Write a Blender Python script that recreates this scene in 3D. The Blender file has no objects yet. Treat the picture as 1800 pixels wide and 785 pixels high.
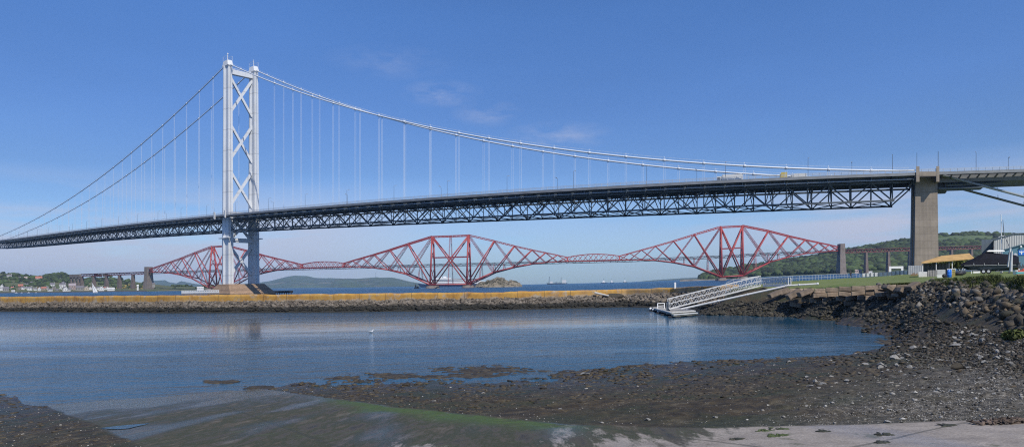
import bpy, bmesh, math, random
import numpy as np
from mathutils import Vector, Matrix, Euler

random.seed(7)
rng = np.random.default_rng(11)
SC = bpy.context.scene
COL = SC.collection
R_ = math.radians

# ------------------------------------------------------------------ survey of the place
# The photograph is a stitched sweep (equal steps of bearing across the picture).  Places are
# therefore given as (bearing, ground distance, height): bearing in the 1/1200 rad steps of the
# sweep, and laid out on the ground by unrolling the sweep once.
F = 1200.0; HB = 500.0; K = 0.017; H = 5.5
T = K
def yh(x): return HB - K * (x - 900)
EX = [-200, 0, 300, 450, 600, 760, 920, 1100, 1200, 1267, 1305, 1350, 1500, 1800, 2400]
EV = [6, 4.5, 3, 1.5, 0.5, 0, 0, 1, 4, 6, 8, 11, 15, 24, 30]
def E(x, r): return np.interp(x, EX, EV) * np.maximum(0.0, np.asarray(r, float) - 220.0) / 1200.0
def W(x, r, z): return Vector((r * (x - 900) / F + T * (z - H), r, z))
def Zy(x, y, r): return H + (yh(x) - y) * r / F
def P(x, y, r): return W(x, r, Zy(x, y, r))

# ------------------------------------------------------------------ materials
def nodes_of(m):
    m.use_nodes = True
    nt = m.node_tree
    return nt, nt.nodes, nt.links, nt.nodes['Principled BSDF']

MATS = {}
def mat(name, col, rough=0.6, metal=0.0, var=0.15, scale=3.0, bump=0.0, bscale=None, isl=0.0, spec=0.5, obj=True):
    if name in MATS: return MATS[name]
    m = bpy.data.materials.new(name); MATS[name] = m
    nt, N, L, B = nodes_of(m)
    B.inputs['Roughness'].default_value = rough
    B.inputs['Metallic'].default_value = metal
    B.inputs['Specular IOR Level'].default_value = spec
    tc = N.new('ShaderNodeTexCoord')
    out = tc.outputs['Object']
    no = N.new('ShaderNodeTexNoise'); no.inputs['Scale'].default_value = scale
    no.inputs['Detail'].default_value = 5
    L.new(out, no.inputs['Vector'])
    mr = N.new('ShaderNodeMapRange')
    mr.inputs['From Min'].default_value = 0.3; mr.inputs['From Max'].default_value = 0.7
    mr.inputs['To Min'].default_value = 1 - var; mr.inputs['To Max'].default_value = 1 + var
    L.new(no.outputs['Fac'], mr.inputs['Value'])
    val = mr.outputs['Result']
    if isl > 0:
        g = N.new('ShaderNodeNewGeometry')
        m2 = N.new('ShaderNodeMapRange')
        m2.inputs['To Min'].default_value = 1 - isl; m2.inputs['To Max'].default_value = 1 + isl
        L.new(g.outputs['Random Per Island'], m2.inputs['Value'])
        mu = N.new('ShaderNodeMath'); mu.operation = 'MULTIPLY'
        L.new(val, mu.inputs[0]); L.new(m2.outputs['Result'], mu.inputs[1]); val = mu.outputs[0]
    vm = N.new('ShaderNodeVectorMath'); vm.operation = 'SCALE'
    vm.inputs[0].default_value = col[:3]
    L.new(val, vm.inputs['Scale'])
    L.new(vm.outputs[0], B.inputs['Base Color'])
    if bump > 0:
        n2 = N.new('ShaderNodeTexNoise'); n2.inputs['Scale'].default_value = bscale or scale * 3
        n2.inputs['Detail'].default_value = 6
        L.new(out, n2.inputs['Vector'])
        bp = N.new('ShaderNodeBump'); bp.inputs['Strength'].default_value = bump; bp.inputs['Distance'].default_value = 0.1
        L.new(n2.outputs['Fac'], bp.inputs['Height']); L.new(bp.outputs['Normal'], B.inputs['Normal'])
    return m

M_TOWER = mat('tower_paint', (.63, .65, .665), .5, var=.06, scale=.15)
M_CABLE = mat('cable_paint', (.62, .66, .70), .45, var=.05)
M_HANG = mat('hanger_rope', (.60, .66, .74), .5, var=.03)
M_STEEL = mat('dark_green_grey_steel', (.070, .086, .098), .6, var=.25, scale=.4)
M_FASC = mat('deck_edge_steel', (.20, .21, .22), .6, var=.15, scale=.3)
M_RAILM = mat('galvanised_railing', (.42, .44, .46), .5, var=.05)
M_CONC = mat('weathered_concrete', (.27, .235, .20), .85, var=.16, scale=.12, bump=.3, bscale=.6)
def layered(name, col, zs_, line, stain):
    m = bpy.data.materials.new(name); MATS[name] = m; nt, N, L, B = nodes_of(m)
    B.inputs['Roughness'].default_value = .85
    g = N.new('ShaderNodeNewGeometry').outputs['Position']
    def nz(sc, k, d=6):
        mp = N.new('ShaderNodeMapping'); mp.inputs['Scale'].default_value = sc; L.new(g, mp.inputs['Vector']); q = N.new('ShaderNodeTexNoise'); q.inputs['Scale'].default_value = 1; q.inputs['Detail'].default_value = d; L.new(mp.outputs[0], q.inputs['Vector'])
        r = N.new('ShaderNodeMapRange'); L.new(q.outputs['Fac'], r.inputs[0]); r.inputs[1].default_value = .3; r.inputs[2].default_value = .7; r.inputs[3].default_value = 1 - k; r.inputs[4].default_value = 1 + k; return r.outputs[0]
    def mul(a, b):
        q = N.new('ShaderNodeMath'); q.operation = 'MULTIPLY'; L.new(a, q.inputs[0]); L.new(b, q.inputs[1]); return q.outputs[0]
    v = mul(nz((.02, .02, zs_), stain), nz((1.1, 1.1, .06), stain * .8)); v = mul(v, nz((.5, .5, .5), stain * .5, 8))
    sx = N.new('ShaderNodeSeparateXYZ'); L.new(g, sx.inputs[0]); q = N.new('ShaderNodeMath'); q.operation = 'MODULO'; L.new(sx.outputs[2], q.inputs[0]); q.inputs[1].default_value = line
    w_ = N.new('ShaderNodeMath'); w_.operation = 'LESS_THAN'; L.new(q.outputs[0], w_.inputs[0]); w_.inputs[1].default_value = line * .05
    r = N.new('ShaderNodeMapRange'); L.new(w_.outputs[0], r.inputs[0]); r.inputs[3].default_value = 1; r.inputs[4].default_value = .80; v = mul(v, r.outputs[0])
    vm = N.new('ShaderNodeVectorMath'); vm.operation = 'SCALE'; vm.inputs[0].default_value = col; L.new(v, vm.inputs['Scale']); L.new(vm.outputs[0], B.inputs['Base Color']); return m
M_CONC = layered('pier_concrete', (.235, .198, .160), .22, 3.0, .16)
M_TOWER = layered('riveted_tower_paint', (.62, .64, .655), .08, 15.0, .06)
M_CONCP = layered('stained_pier_concrete', (.29, .195, .125), .5, 2.5, .24)
M_ASPH = mat('asphalt', (.05, .05, .05), .9)
M_RED = mat('red_bridge_paint', (.36, .055, .050), .5, var=.12, scale=.05)
M_REDD = mat('red_lattice_paint', (.25, .045, .055), .6, var=.12, scale=.05)
M_TRACK = mat('rail_deck_steel', (.035, .022, .030), .7, var=.2, scale=.1)
M_MASON = mat('granite_masonry', (.20, .165, .14), .9, var=.2, scale=.15)
M_WHITE = mat('white_paint', (.78, .78, .76), .5, var=.04)
M_WHITE2 = mat('weathered_white_paint', (.62, .62, .60), .6, var=.10, scale=2)
M_GREYM = mat('grey_sheet_metal', (.36, .38, .40), .5, var=.08, scale=.5)
M_DGREY = mat('dark_grey_metal', (.10, .12, .14), .5, var=.15)
M_BLACK = mat('black_rubber', (.018, .018, .02), .6)
M_ROOFY = mat('yellow_ochre_roof', (.48, .30, .11), .8, var=.22, scale=1.2)
M_FENCEW = mat('weathered_timber', (.26, .25, .24), .85, var=.3, scale=2)
M_BLUE = mat('blue_plastic', (.015, .16, .62), .35, var=.05)
M_BLUEB = mat('blue_grey_cladding', (.09, .20, .26), .6, var=.06)
M_SIGNB = mat('sign_blue', (.02, .17, .62), .4, var=.02)
M_YEL = mat('yellow_paint', (.50, .40, .10), .5, var=.1)
M_COVER = mat('black_boat_cover', (.006, .007, .013), .8, spec=.2, var=.3, scale=1.5, bump=.5, bscale=2.5)
M_GREYP = mat('grey_galvanised', (.42, .43, .43), .45, var=.08)
M_TEAL = mat('teal_paint', (.05, .35, .38), .5)
M_ORANGE = mat('orange_red_plastic', (.6, .08, .04), .5)
M_SKIN = mat('skin', (.45, .28, .2), .6)
M_CLOTH = mat('dark_clothing', (.02, .022, .03), .8)
M_HULLB = mat('navy_hull_paint', (.03, .06, .14), .4)
M_SLATE = mat('slate_roof', (.16, .15, .16), .8, var=.2)
M_TILE = mat('red_tile_roof', (.42, .16, .11), .8, var=.2)
M_HWHITE = mat('white_render', (.72, .71, .68), .8, var=.04)
M_HPINK = mat('pinkish_stone', (.42, .33, .29), .8, var=.1)
M_HGREY = mat('grey_stone', (.30, .28, .25), .8, var=.1)
M_HRED = mat('orange_brick', (.42, .17, .10), .8, var=.1)
M_GLASS = mat('window_glass', (.03, .04, .05), .1)
M_ROCK = mat('rubble_rock', (.092, .070, .044), .9, var=.40, scale=1.6, bump=.6, bscale=4, isl=.75)
def rocky(name, cols, bump=.6):
    m = bpy.data.materials.new(name); MATS[name] = m; nt, N, L, B = nodes_of(m); B.inputs['Roughness'].default_value = .85
    g = N.new('ShaderNodeNewGeometry'); r = N.new('ShaderNodeValToRGB'); el = r.color_ramp.elements; el.remove(el[1]); r.color_ramp.interpolation = 'CONSTANT'
    el[0].position = 0; el[0].color = (*cols[0], 1)
    for i, c in enumerate(cols[1:]): e = el.new((i + 1) / len(cols)); e.color = (*c, 1)
    L.new(g.outputs['Random Per Island'], r.inputs[0])
    n = N.new('ShaderNodeTexNoise'); n.inputs['Scale'].default_value = 3; n.inputs['Detail'].default_value = 8; n.inputs['Roughness'].default_value = .7; L.new(g.outputs['Position'], n.inputs['Vector'])
    q = N.new('ShaderNodeMapRange'); q.inputs[1].default_value = .3; q.inputs[2].default_value = .7; q.inputs[3].default_value = .5; q.inputs[4].default_value = 1.6; L.new(n.outputs['Fac'], q.inputs[0])
    oi = N.new('ShaderNodeObjectInfo'); q2 = N.new('ShaderNodeMapRange'); q2.inputs[3].default_value = .6; q2.inputs[4].default_value = 1.5; L.new(oi.outputs['Random'], q2.inputs[0])
    mu = N.new('ShaderNodeMath'); mu.operation = 'MULTIPLY'; L.new(q.outputs[0], mu.inputs[0]); L.new(q2.outputs[0], mu.inputs[1])
    v = N.new('ShaderNodeVectorMath'); v.operation = 'SCALE'; L.new(r.outputs[0], v.inputs[0]); L.new(mu.outputs[0], v.inputs['Scale']); L.new(v.outputs[0], B.inputs['Base Color'])
    b = N.new('ShaderNodeBump'); b.inputs['Strength'].default_value = bump; b.inputs['Distance'].default_value = .1; L.new(n.outputs['Fac'], b.inputs['Height']); L.new(b.outputs[0], B.inputs['Normal'])
    return m
M_ROCK = rocky('mixed_rubble_rock', [(.085, .066, .042), (.040, .034, .024), (.115, .105, .088), (.030, .028, .018), (.10, .075, .046), (.17, .155, .13), (.055, .046, .032), (.025, .024, .014)])
M_ROCKW = mat('rubble_rock_breakwater', (.17, .145, .12), .9, var=.3, scale=.6, isl=.65)
M_PEB = rocky('mixed_grey_stones', [(.34, .325, .29), (.12, .11, .085), (.50, .48, .43), (.07, .06, .045), (.27, .25, .21), (.22, .205, .18), (.06, .05, .035), (.40, .38, .34)], .2)
M_PEB0 = mat('grey_stones', (.25, .235, .205), .85, var=.25, scale=5, isl=.8)
M_BOUL = mat('pale_grey_boulder', (.27, .262, .24), .85, var=.3, scale=3, bump=.5, bscale=8)
M_WEEDC = mat('dark_bladder_wrack', (.048, .036, .017), .65, var=.4, scale=3, isl=.5)
M_SLAB = mat('sandstone_slab', (.215, .165, .118), .9, var=.38, scale=1.2, bump=.5, bscale=4, isl=.28)
M_TREE = mat('tree_leaves', (.055, .085, .022), .8, var=.25, scale=.15, isl=.55)
M_TREEF = mat('far_tree_leaves', (.036, .055, .015), .9, var=.3, scale=.02, isl=.8)
M_GORSE = mat('yellow_gorse', (.26, .20, .045), .9, var=.2, isl=.4)
M_BUSH = mat('yellow_green_leaves', (.13, .15, .03), .8, var=.3, scale=.3, isl=.6)
M_GRASSB = mat('grass_blades', (.10, .12, .03), .8, var=.3, scale=1, isl=.5)
M_BARK = mat('bark', (.10, .075, .05), .9)

# ------------------------------------------------------------------ mesh builder
class MB:
    def __init__(s, fn=None):
        s.v = []; s.f = []; s.fn = fn
    def add(s, vs, fs):
        o = len(s.v)
        if s.fn: vs = [s.fn(*v) for v in vs]
        s.v += [tuple(v) for v in vs]; s.f += [tuple(i + o for i in f) for f in fs]
        return s
    BF = [(0, 3, 2, 1), (4, 5, 6, 7), (0, 1, 5, 4), (1, 2, 6, 5), (2, 3, 7, 6), (3, 0, 4, 7)]
    def box(s, x0, x1, y0, y1, z0, z1):
        return s.add([(x0, y0, z0), (x1, y0, z0), (x1, y1, z0), (x0, y1, z0), (x0, y0, z1), (x1, y0, z1), (x1, y1, z1), (x0, y1, z1)], MB.BF)
    def hexa(s, eight): return s.add(eight, MB.BF)
    def bar(s, p, q, w, h=None, up=(0, 0, 1)):
        h = h or w
        p = Vector(p); q = Vector(q); d = q - p
        if d.length < 1e-6: return s
        d.normalize(); u = Vector(up)
        if abs(d.dot(u)) > .98: u = Vector((0, 1, 0))
        a = d.cross(u).normalized() * (w / 2); b = a.cross(d).normalized() * (h / 2)
        vs = [p - a - b, p + a - b, p + a + b, p - a + b, q - a - b, q + a - b, q + a + b, q - a + b]
        fn, s.fn = s.fn, None
        s.add(vs, [(0, 1, 2, 3), (7, 6, 5, 4), (0, 4, 5, 1), (1, 5, 6, 2), (2, 6, 7, 3), (3, 7, 4, 0)])
        s.fn = fn
        return s
    def lbar(s, p, q, w, h=None):      # bar given in the local frame of fn
        p = s.fn(*p) if s.fn else p; q = s.fn(*q) if s.fn else q
        return s.bar(p, q, w, h)
    def tube(s, p, q, r, r2=None, n=8, cap=True):
        p = Vector(p); q = Vector(q); r2 = r if r2 is None else r2
        d = (q - p).normalized(); u = Vector((0, 0, 1)) if abs(d.z) < .9 else Vector((1, 0, 0))
        a = d.cross(u).normalized(); b = a.cross(d)
        vs = []
        for c, rr in ((p, r), (q, r2)):
            for i in range(n):
                t = 2 * math.pi * i / n
                vs.append(c + a * math.cos(t) * rr + b * math.sin(t) * rr)
        fs = [(i, (i + 1) % n, n + (i + 1) % n, n + i) for i in range(n)]
        if cap: fs += [tuple(range(n))[::-1], tuple(range(n, 2 * n))]
        fn, s.fn = s.fn, None
        s.add(vs, fs); s.fn = fn
        return s
    def ltube(s, p, q, r, r2=None, n=8):
        return s.tube(s.fn(*p) if s.fn else p, s.fn(*q) if s.fn else q, r, r2, n)
    def path(s, pts, r, n=8):
        pts = [Vector(p) for p in pts]; vs = []; m = len(pts)
        for k, p in enumerate(pts):
            d = (pts[min(k + 1, m - 1)] - pts[max(k - 1, 0)]).normalized()
            u = Vector((0, 0, 1)) if abs(d.z) < .95 else Vector((1, 0, 0))
            a = d.cross(u).normalized(); b = a.cross(d)
            for i in range(n):
                t = 2 * math.pi * i / n
                vs.append(p + a * math.cos(t) * r + b * math.sin(t) * r)
        fs = []
        for k in range(m - 1):
            for i in range(n):
                fs.append((k * n + i, k * n + (i + 1) % n, (k + 1) * n + (i + 1) % n, (k + 1) * n + i))
        fs += [tuple(range(n))[::-1], tuple(range((m - 1) * n, m * n))]
        fn, s.fn = s.fn, None
        s.add(vs, fs); s.fn = fn
        return s
    def lathe(s, prof, c=(0, 0), n=16, z0=0):
        vs = []
        for rr, z in prof:
            for i in range(n):
                t = 2 * math.pi * i / n
                vs.append((c[0] + rr * math.cos(t), c[1] + rr * math.sin(t), z0 + z))
        m = len(prof); fs = []
        for k in range(m - 1):
            for i in range(n):
                fs.append((k * n + i, k * n + (i + 1) % n, (k + 1) * n + (i + 1) % n, (k + 1) * n + i))
        fs += [tuple(range(n))[::-1], tuple(range((m - 1) * n, m * n))]
        return s.add(vs, fs)
    def ball(s, c, r, n=10, sq=(1, 1, 1)):
        m = n // 2
        prof = [(max(1e-3, math.sin(math.pi * k / m)), -math.cos(math.pi * k / m)) for k in range(m + 1)]
        vs = []
        for rr, z in prof:
            for i in range(n):
                t = 2 * math.pi * i / n
                vs.append((c[0] + r * sq[0] * rr * math.cos(t), c[1] + r * sq[1] * rr * math.sin(t), c[2] + r * sq[2] * z))
        fs = []
        for k in range(m):
            for i in range(n):
                fs.append((k * n + i, k * n + (i + 1) % n, (k + 1) * n + (i + 1) % n, (k + 1) * n + i))
        return s.add(vs, fs)
    def prism(s, poly, y0, y1):           # outline in local (x,z), extruded in y
        n = len(poly)
        vs = [(x, y0, z) for x, z in poly] + [(x, y1, z) for x, z in poly]
        fs = [tuple(range(n)), tuple(range(n, 2 * n))[::-1]]
        fs += [(i, n + i, n + (i + 1) % n, (i + 1) % n) for i in range(n)]
        return s.add(vs, fs)
    def build(s, name, m, parent=None, smooth=False):
        me = bpy.data.meshes.new(name)
        o = bpy.data.objects.new(name, me); COL.objects.link(o)
        if parent is not None:
            top = parent
            while top.parent: top = top.parent
            org = Vector(top['_org']); o.parent = parent
        else:
            a = np.array(s.v); lo = a.min(0); hi = a.max(0)
            org = Vector(((lo[0] + hi[0]) / 2, (lo[1] + hi[1]) / 2, lo[2]))
            o.location = org; o['_org'] = tuple(org)
        me.from_pydata([(v[0] - org.x, v[1] - org.y, v[2] - org.z) for v in s.v], [], s.f)
        bm = bmesh.new(); bm.from_mesh(me)
        bmesh.ops.recalc_face_normals(bm, faces=bm.faces); bm.to_mesh(me); bm.free()
        if smooth: me.polygons.foreach_set('use_smooth', [True] * len(me.polygons))
        me.materials.append(m); me.update()
        return o

def thing(name, label, cat, loc, group=None):
    o = bpy.data.objects.new(name, None); COL.objects.link(o)
    o.location = loc; o['_org'] = tuple(loc); o.empty_display_size = 0.5
    o['label'] = label; o['category'] = cat
    if group: o['group'] = group
    return o
def tag(o, label, cat, group=None, kind=None):
    o['label'] = label; o['category'] = cat
    if group: o['group'] = group
    if kind: o['kind'] = kind
    return o
def frame(x0, r0, z0, yaw=0.0, lift=True):
    """local metres (across, away, up) at a surveyed spot"""
    c, s_ = math.cos(yaw), math.sin(yaw)
    zz = z0
    def fn(a, b, h):
        a, b = a * c - b * s_, a * s_ + b * c
        return W(x0 + a * F / r0, r0 + b, zz + h)
    return fn

def big_mesh(name, V, Fs, m, kind=None, smooth=False, attr=None):
    """numpy mesh; Fs (n,3) or (n,4)"""
    me = bpy.data.meshes.new(name)
    V = np.asarray(V, dtype=np.float32); Fs = np.asarray(Fs, dtype=np.int32)
    k = Fs.shape[1]
    org = V.mean(0); org[2] = V[:, 2].min()
    me.vertices.add(len(V)); me.vertices.foreach_set('co', (V - org).ravel())
    me.loops.add(Fs.size); me.loops.foreach_set('vertex_index', Fs.ravel())
    me.polygons.add(len(Fs)); me.polygons.foreach_set('loop_start', np.arange(0, Fs.size, k, dtype=np.int32))
    me.polygons.foreach_set('loop_total', np.full(len(Fs), k, dtype=np.int32))
    if smooth: me.polygons.foreach_set('use_smooth', np.ones(len(Fs), dtype=bool))
    if attr:
        for an, dat in attr.items():
            at = me.attributes.new(an, 'FLOAT_COLOR', 'POINT'); at.data.foreach_set('color', np.asarray(dat, np.float32).ravel())
    me.update(calc_edges=True); me.validate()
    me.materials.append(m)
    o = bpy.data.objects.new(name, me); COL.objects.link(o); o.location = [float(c) for c in org]
    o['_org'] = tuple(float(c) for c in org)
    if kind: o['kind'] = kind
    return o

def ico(sub):
    bm = bmesh.new(); bmesh.ops.create_icosphere(bm, subdivisions=sub, radius=1)
    v = np.array([x.co[:] for x in bm.verts]); f = np.array([[q.index for q in p.verts] for p in bm.faces]); bm.free()
    return v, f
ICO1 = ico(1); ICO2 = ico(2); ICO3 = ico(3)
def rock_template(seed, base=ICO2, cuts=7, jit=.12, dl=.38, dh=.72):
    g = np.random.default_rng(seed); v = base[0].copy()
    for _ in range(cuts):
        n = g.normal(size=3); n /= np.linalg.norm(n); d = g.uniform(dl, dh)
        t = v @ n; v -= np.outer(np.maximum(0, t - d), n)
    v += g.normal(size=v.shape) * jit * .22; v[:, 2] *= g.uniform(.75, 1.2)
    return v, base[1]
ROCKS = [rock_template(i) for i in range(8)]
ROCKS1 = [rock_template(i + 50, ICO1, 4, .5) for i in range(8)]
LUMPS = []
for i in range(6):
    g = np.random.default_rng(900 + i); v = ICO2[0] * (1 + g.uniform(-.22, .22, (len(ICO2[0]), 1))); LUMPS.append((v, ICO2[1]))

def blobs(pts, scl, templ, flat_up=False, seed=0, tilt=1.0):
    """many lumps merged; pts (n,3) scl (n,3)"""
    g = np.random.default_rng(seed); VV = []; FF = []; o = 0
    pts = np.asarray(pts); scl = np.asarray(scl); n = len(pts)
    which = g.integers(0, len(templ), n); yaw = g.uniform(0, 6.283, n); ti = g.uniform(-.5, .5, n) * tilt; tj = g.uniform(-.5, .5, n) * tilt
    for k, (tv, tf) in enumerate(templ):
        idx = np.where(which == k)[0]
        if len(idx) == 0: continue
        v = tv[None] * scl[idx][:, None, :]
        c, s = np.cos(ti[idx])[:, None], np.sin(ti[idx])[:, None]
        y = v[:, :, 1] * c - v[:, :, 2] * s; z = v[:, :, 1] * s + v[:, :, 2] * c; x = v[:, :, 0]
        c, s = np.cos(tj[idx])[:, None], np.sin(tj[idx])[:, None]
        x, z = x * c + z * s, -x * s + z * c
        c, s = np.cos(yaw[idx])[:, None], np.sin(yaw[idx])[:, None]
        x, y = x * c - y * s, x * s + y * c
        v = np.stack([x, y, z], 2) + pts[idx][:, None, :]
        m = len(tv)
        f = tf[None] + (o + np.arange(len(idx)) * m)[:, None, None]
        VV.append(v.reshape(-1, 3)); FF.append(f.reshape(-1, 3)); o += m * len(idx)
    return np.concatenate(VV), np.concatenate(FF)

def h2(a, b, s):
    q = np.sin(a * 127.1 + b * 311.7 + s * 74.7) * 43758.5453
    return q - np.floor(q)
def vn(x, y, s=0):
    xi = np.floor(x); yi = np.floor(y); fx = x - xi; fy = y - yi
    fx = fx * fx * (3 - 2 * fx); fy = fy * fy * (3 - 2 * fy)
    return (h2(xi, yi, s) * (1 - fx) * (1 - fy) + h2(xi + 1, yi, s) * fx * (1 - fy) + h2(xi, yi + 1, s) * (1 - fx) * fy + h2(xi + 1, yi + 1, s) * fx * fy) * 2 - 1
def fbm(x, y, o=4, s=0):
    t = 0; a = 1.; n = 0
    for k in range(o):
        t = t + a * vn(x * 2 ** k + 13.7 * k, y * 2 ** k + 7.1 * k, s + k); n += a; a *= .5
    return t / n
def sstep(a, b, t):
    t = np.clip((t - a) / (b - a), 0, 1); return t * t * (3 - 2 * t)

# ------------------------------------------------------------------ camera
cd = bpy.data.cameras.new('camera'); cam = bpy.data.objects.new('camera', cd); COL.objects.link(cam)
cd.sensor_width = 36.0; cd.lens = 24.0; cd.shift_y = 107.0 / 1800.0
cd.clip_start = 0.1; cd.clip_end = 60000
cam.location = (0, 0, H); cam.rotation_euler = (R_(90), math.atan(K), 0)
SC.camera = cam

# ------------------------------------------------------------------ shore terrain
def R0(x, y): return H * 1200.0 / (y - yh(x))
CP = []     # (bearing x, distance r, height z)
shore_near = [(-60, 683), (0, 690), (460, 684), (560, 674), (640, 677), (700, 672), (760, 675), (830, 674), (900, 672), (960, 665), (1020, 652), (1100, 645), (1200, 637), (1330, 634), (1400, 627), (1500, 621),
              (1560, 611), (1578, 602), (1572, 590), (1540, 576), (1480, 563), (1400, 557), (1300, 554), (1240, 554)]
for x, y in shore_near: CP.append((x, R0(x, y), 0.0))
for x, y, z in [(850, 652, -.04), (690, 661, -.05), (600, 664, -.10), (760, 662, -.12), (390, 672, -.17), (1000, 655, -.04), (1130, 641, -.06), (1560, 598, -.05), (930, 655, -.15), (700, 640, -.5), (950, 640, -.5), (1200, 625, -.4),
                (700, 600, -1.5), (1000, 600, -1.5), (1300, 592, -1.0), (1480, 592, -.6), (300, 640, -1.2), (100, 640, -1.2), (0, 600, -2), (1200, 570, -1.5), (1350, 565, -.6), (900, 560, -2), (500, 580, -2), (-60, 600, -2), (-300, 600, -2)]:
    CP.append((x, (H - z) * 1200.0 / (y - yh(x)), z))
def cpy(x, r, y): CP.append((x, r, float(Zy(x, y, r))))
def slip_z(X, Y): return 3.9 * (1 - (-.43 * X + .9 * Y) / 39.8)
for X, Y in [(-13.0, 36.5), (-8.5, 28.6), (-3.3, 19.7), (1.1, 13.2), (3.35, 11.5), (7.9, 10.5), (14, 9.5), (-22.8, 33.6), (-11.3, 18.4), (-7.5, 13.4), (-4, 8), (-1.5, 4), (3, 3), (10, 4)]:
    CP.append((900 + 1200 * X / Y, Y, float(slip_z(X, Y)) + .05))
for x, r, y in [(1800, 24, 600), (1800, 38, 522), (1800, 47, 502), (1800, 55, 492), (1800, 75, 482), (1800, 17, 640),
                (1700, 33, 602), (1700, 24, 642), (1700, 43, 561), (1700, 52, 521), (1700, 60, 496), (1700, 68, 487), (1700, 80, 483),
                (1750, 38, 562), (1750, 47, 520), (1750, 54, 498), (1750, 60, 489), (1750, 75, 482.5),
                (1620, 47, 600), (1620, 58, 561), (1620, 67, 531), (1620, 74, 502), (1620, 90, 486), (1660, 72, 495),
                (1500, 91, 524), (1500, 93.5, 504), (1500, 130, 495),
                (1560, 84, 525), (1560, 87, 502), (1560, 130, 490),
                (1400, 106, 522), (1400, 109, 507), (1332, 127, 499), (1360, 135, 496.5), (1400, 147, 493.5), (1450, 163, 490.8), (1500, 181, 488), (1517, 187, 487.4), (1545, 183, 485.6), (1575, 177, 483.3), (1603, 167, 481.3), (1450, 99, 522), (1450, 102, 506),
                (1340, 112, 524), (1340, 117, 507), (1290, 118, 522), (1290, 125, 511),
                (1600, 130, 483.5), (1610, 150, 480), (1640, 108, 481), (1665, 100, 481.5), (1690, 100, 479.5), (1700, 110, 478.5), (1742, 92, 480.5), (1790, 92, 479), (1742, 112, 478.5), (1790, 115, 477), (1700, 150, 474), (1700, 300, 460), (1625, 290, 467), (1800, 150, 472), (1800, 300, 456), (1900, 60, 485), (1900, 150, 462), (1900, 30, 560), (2100, 30, 560), (2100, 150, 450)]:
    cpy(x, r, y)
for x, r, z in [(1240, 127, -1), (1150, 135, -1.5), (1290, 140, -1.5), (1335, 140, -1), (1362, 149, -1), (1402, 161, -1), (1452, 177, -1), (1503, 195, -1), (1520, 201, -1), (1560, 196, -1), (1600, 185, 1), (1560, 300, -2), (1590, 250, -1), (1590, 310, -2), (1640, 400, 2), (1500, 300, -2), (1400, 250, -2), (1200, 200, -2), (1300, 300, -2), (1000, 250, -2), (600, 250, -2), (0, 250, -2), (0, 150, -2), (-300, 100, -2), (1640, 340, 9), (1800, 400, 12)]:
    CP.append((x, r, z))
CP = np.array(CP, float)
def key(x, r): return np.stack([np.asarray(x, float) / 1200.0, np.log(np.asarray(r, float))], -1)
kc = key(CP[:, 0], CP[:, 1])
def phi(a, b): return np.sqrt(((a[:, None, :] - b[None]) ** 2).sum(-1) + 4e-6)
n = len(CP); A = np.zeros((n + 3, n + 3)); A[:n, :n] = phi(kc, kc); A[:n, n] = 1; A[:n, n + 1:] = kc; A[n, :n] = 1; A[n + 1:, :n] = kc.T
bb = np.zeros(n + 3); bb[:n] = CP[:, 2]; wts = np.linalg.lstsq(A, bb, rcond=None)[0]
def rbf(x, r):
    q = key(np.ravel(x), np.ravel(r)); out = np.zeros(len(q))
    for i in range(0, len(q), 40000):
        c = q[i:i + 40000]; out[i:i + 40000] = phi(c, kc) @ wts[:n] + wts[n] + c @ wts[n + 1:]
    return out.reshape(np.shape(x))

SLIP = np.array([(-34, 51), (-25.6, 37.5), (-22.8, 33.3), (-11.2, 18.6), (-7.4, 13.6), (-4.2, 8), (-2.2, 3), (-1.6, 1), (30, 1), (30, 8.2), (14, 9.6), (7.9, 10.5), (3.35, 11.5), (1.1, 13.2), (-3.3, 19.7), (-13.8, 37.6), (-20, 48)])
def sdist(X, Y, poly):
    X = np.ravel(X); Y = np.ravel(Y); d = np.full(X.shape, 1e9); ins = np.zeros(X.shape, bool)
    m = len(poly)
    for i in range(m):
        a = poly[i]; b = poly[(i + 1) % m]; ex, ey = b - a
        t = np.clip(((X - a[0]) * ex + (Y - a[1]) * ey) / (ex * ex + ey * ey), 0, 1)
        d = np.minimum(d, np.hypot(X - a[0] - t * ex, Y - a[1] - t * ey))
        c = ((a[1] > Y) != (b[1] > Y)) & (X < (b[0] - a[0]) * (Y - a[1]) / (b[1] - a[1] + 1e-12) + a[0])
        ins ^= c
    return np.where(ins, d, -d)

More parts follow.
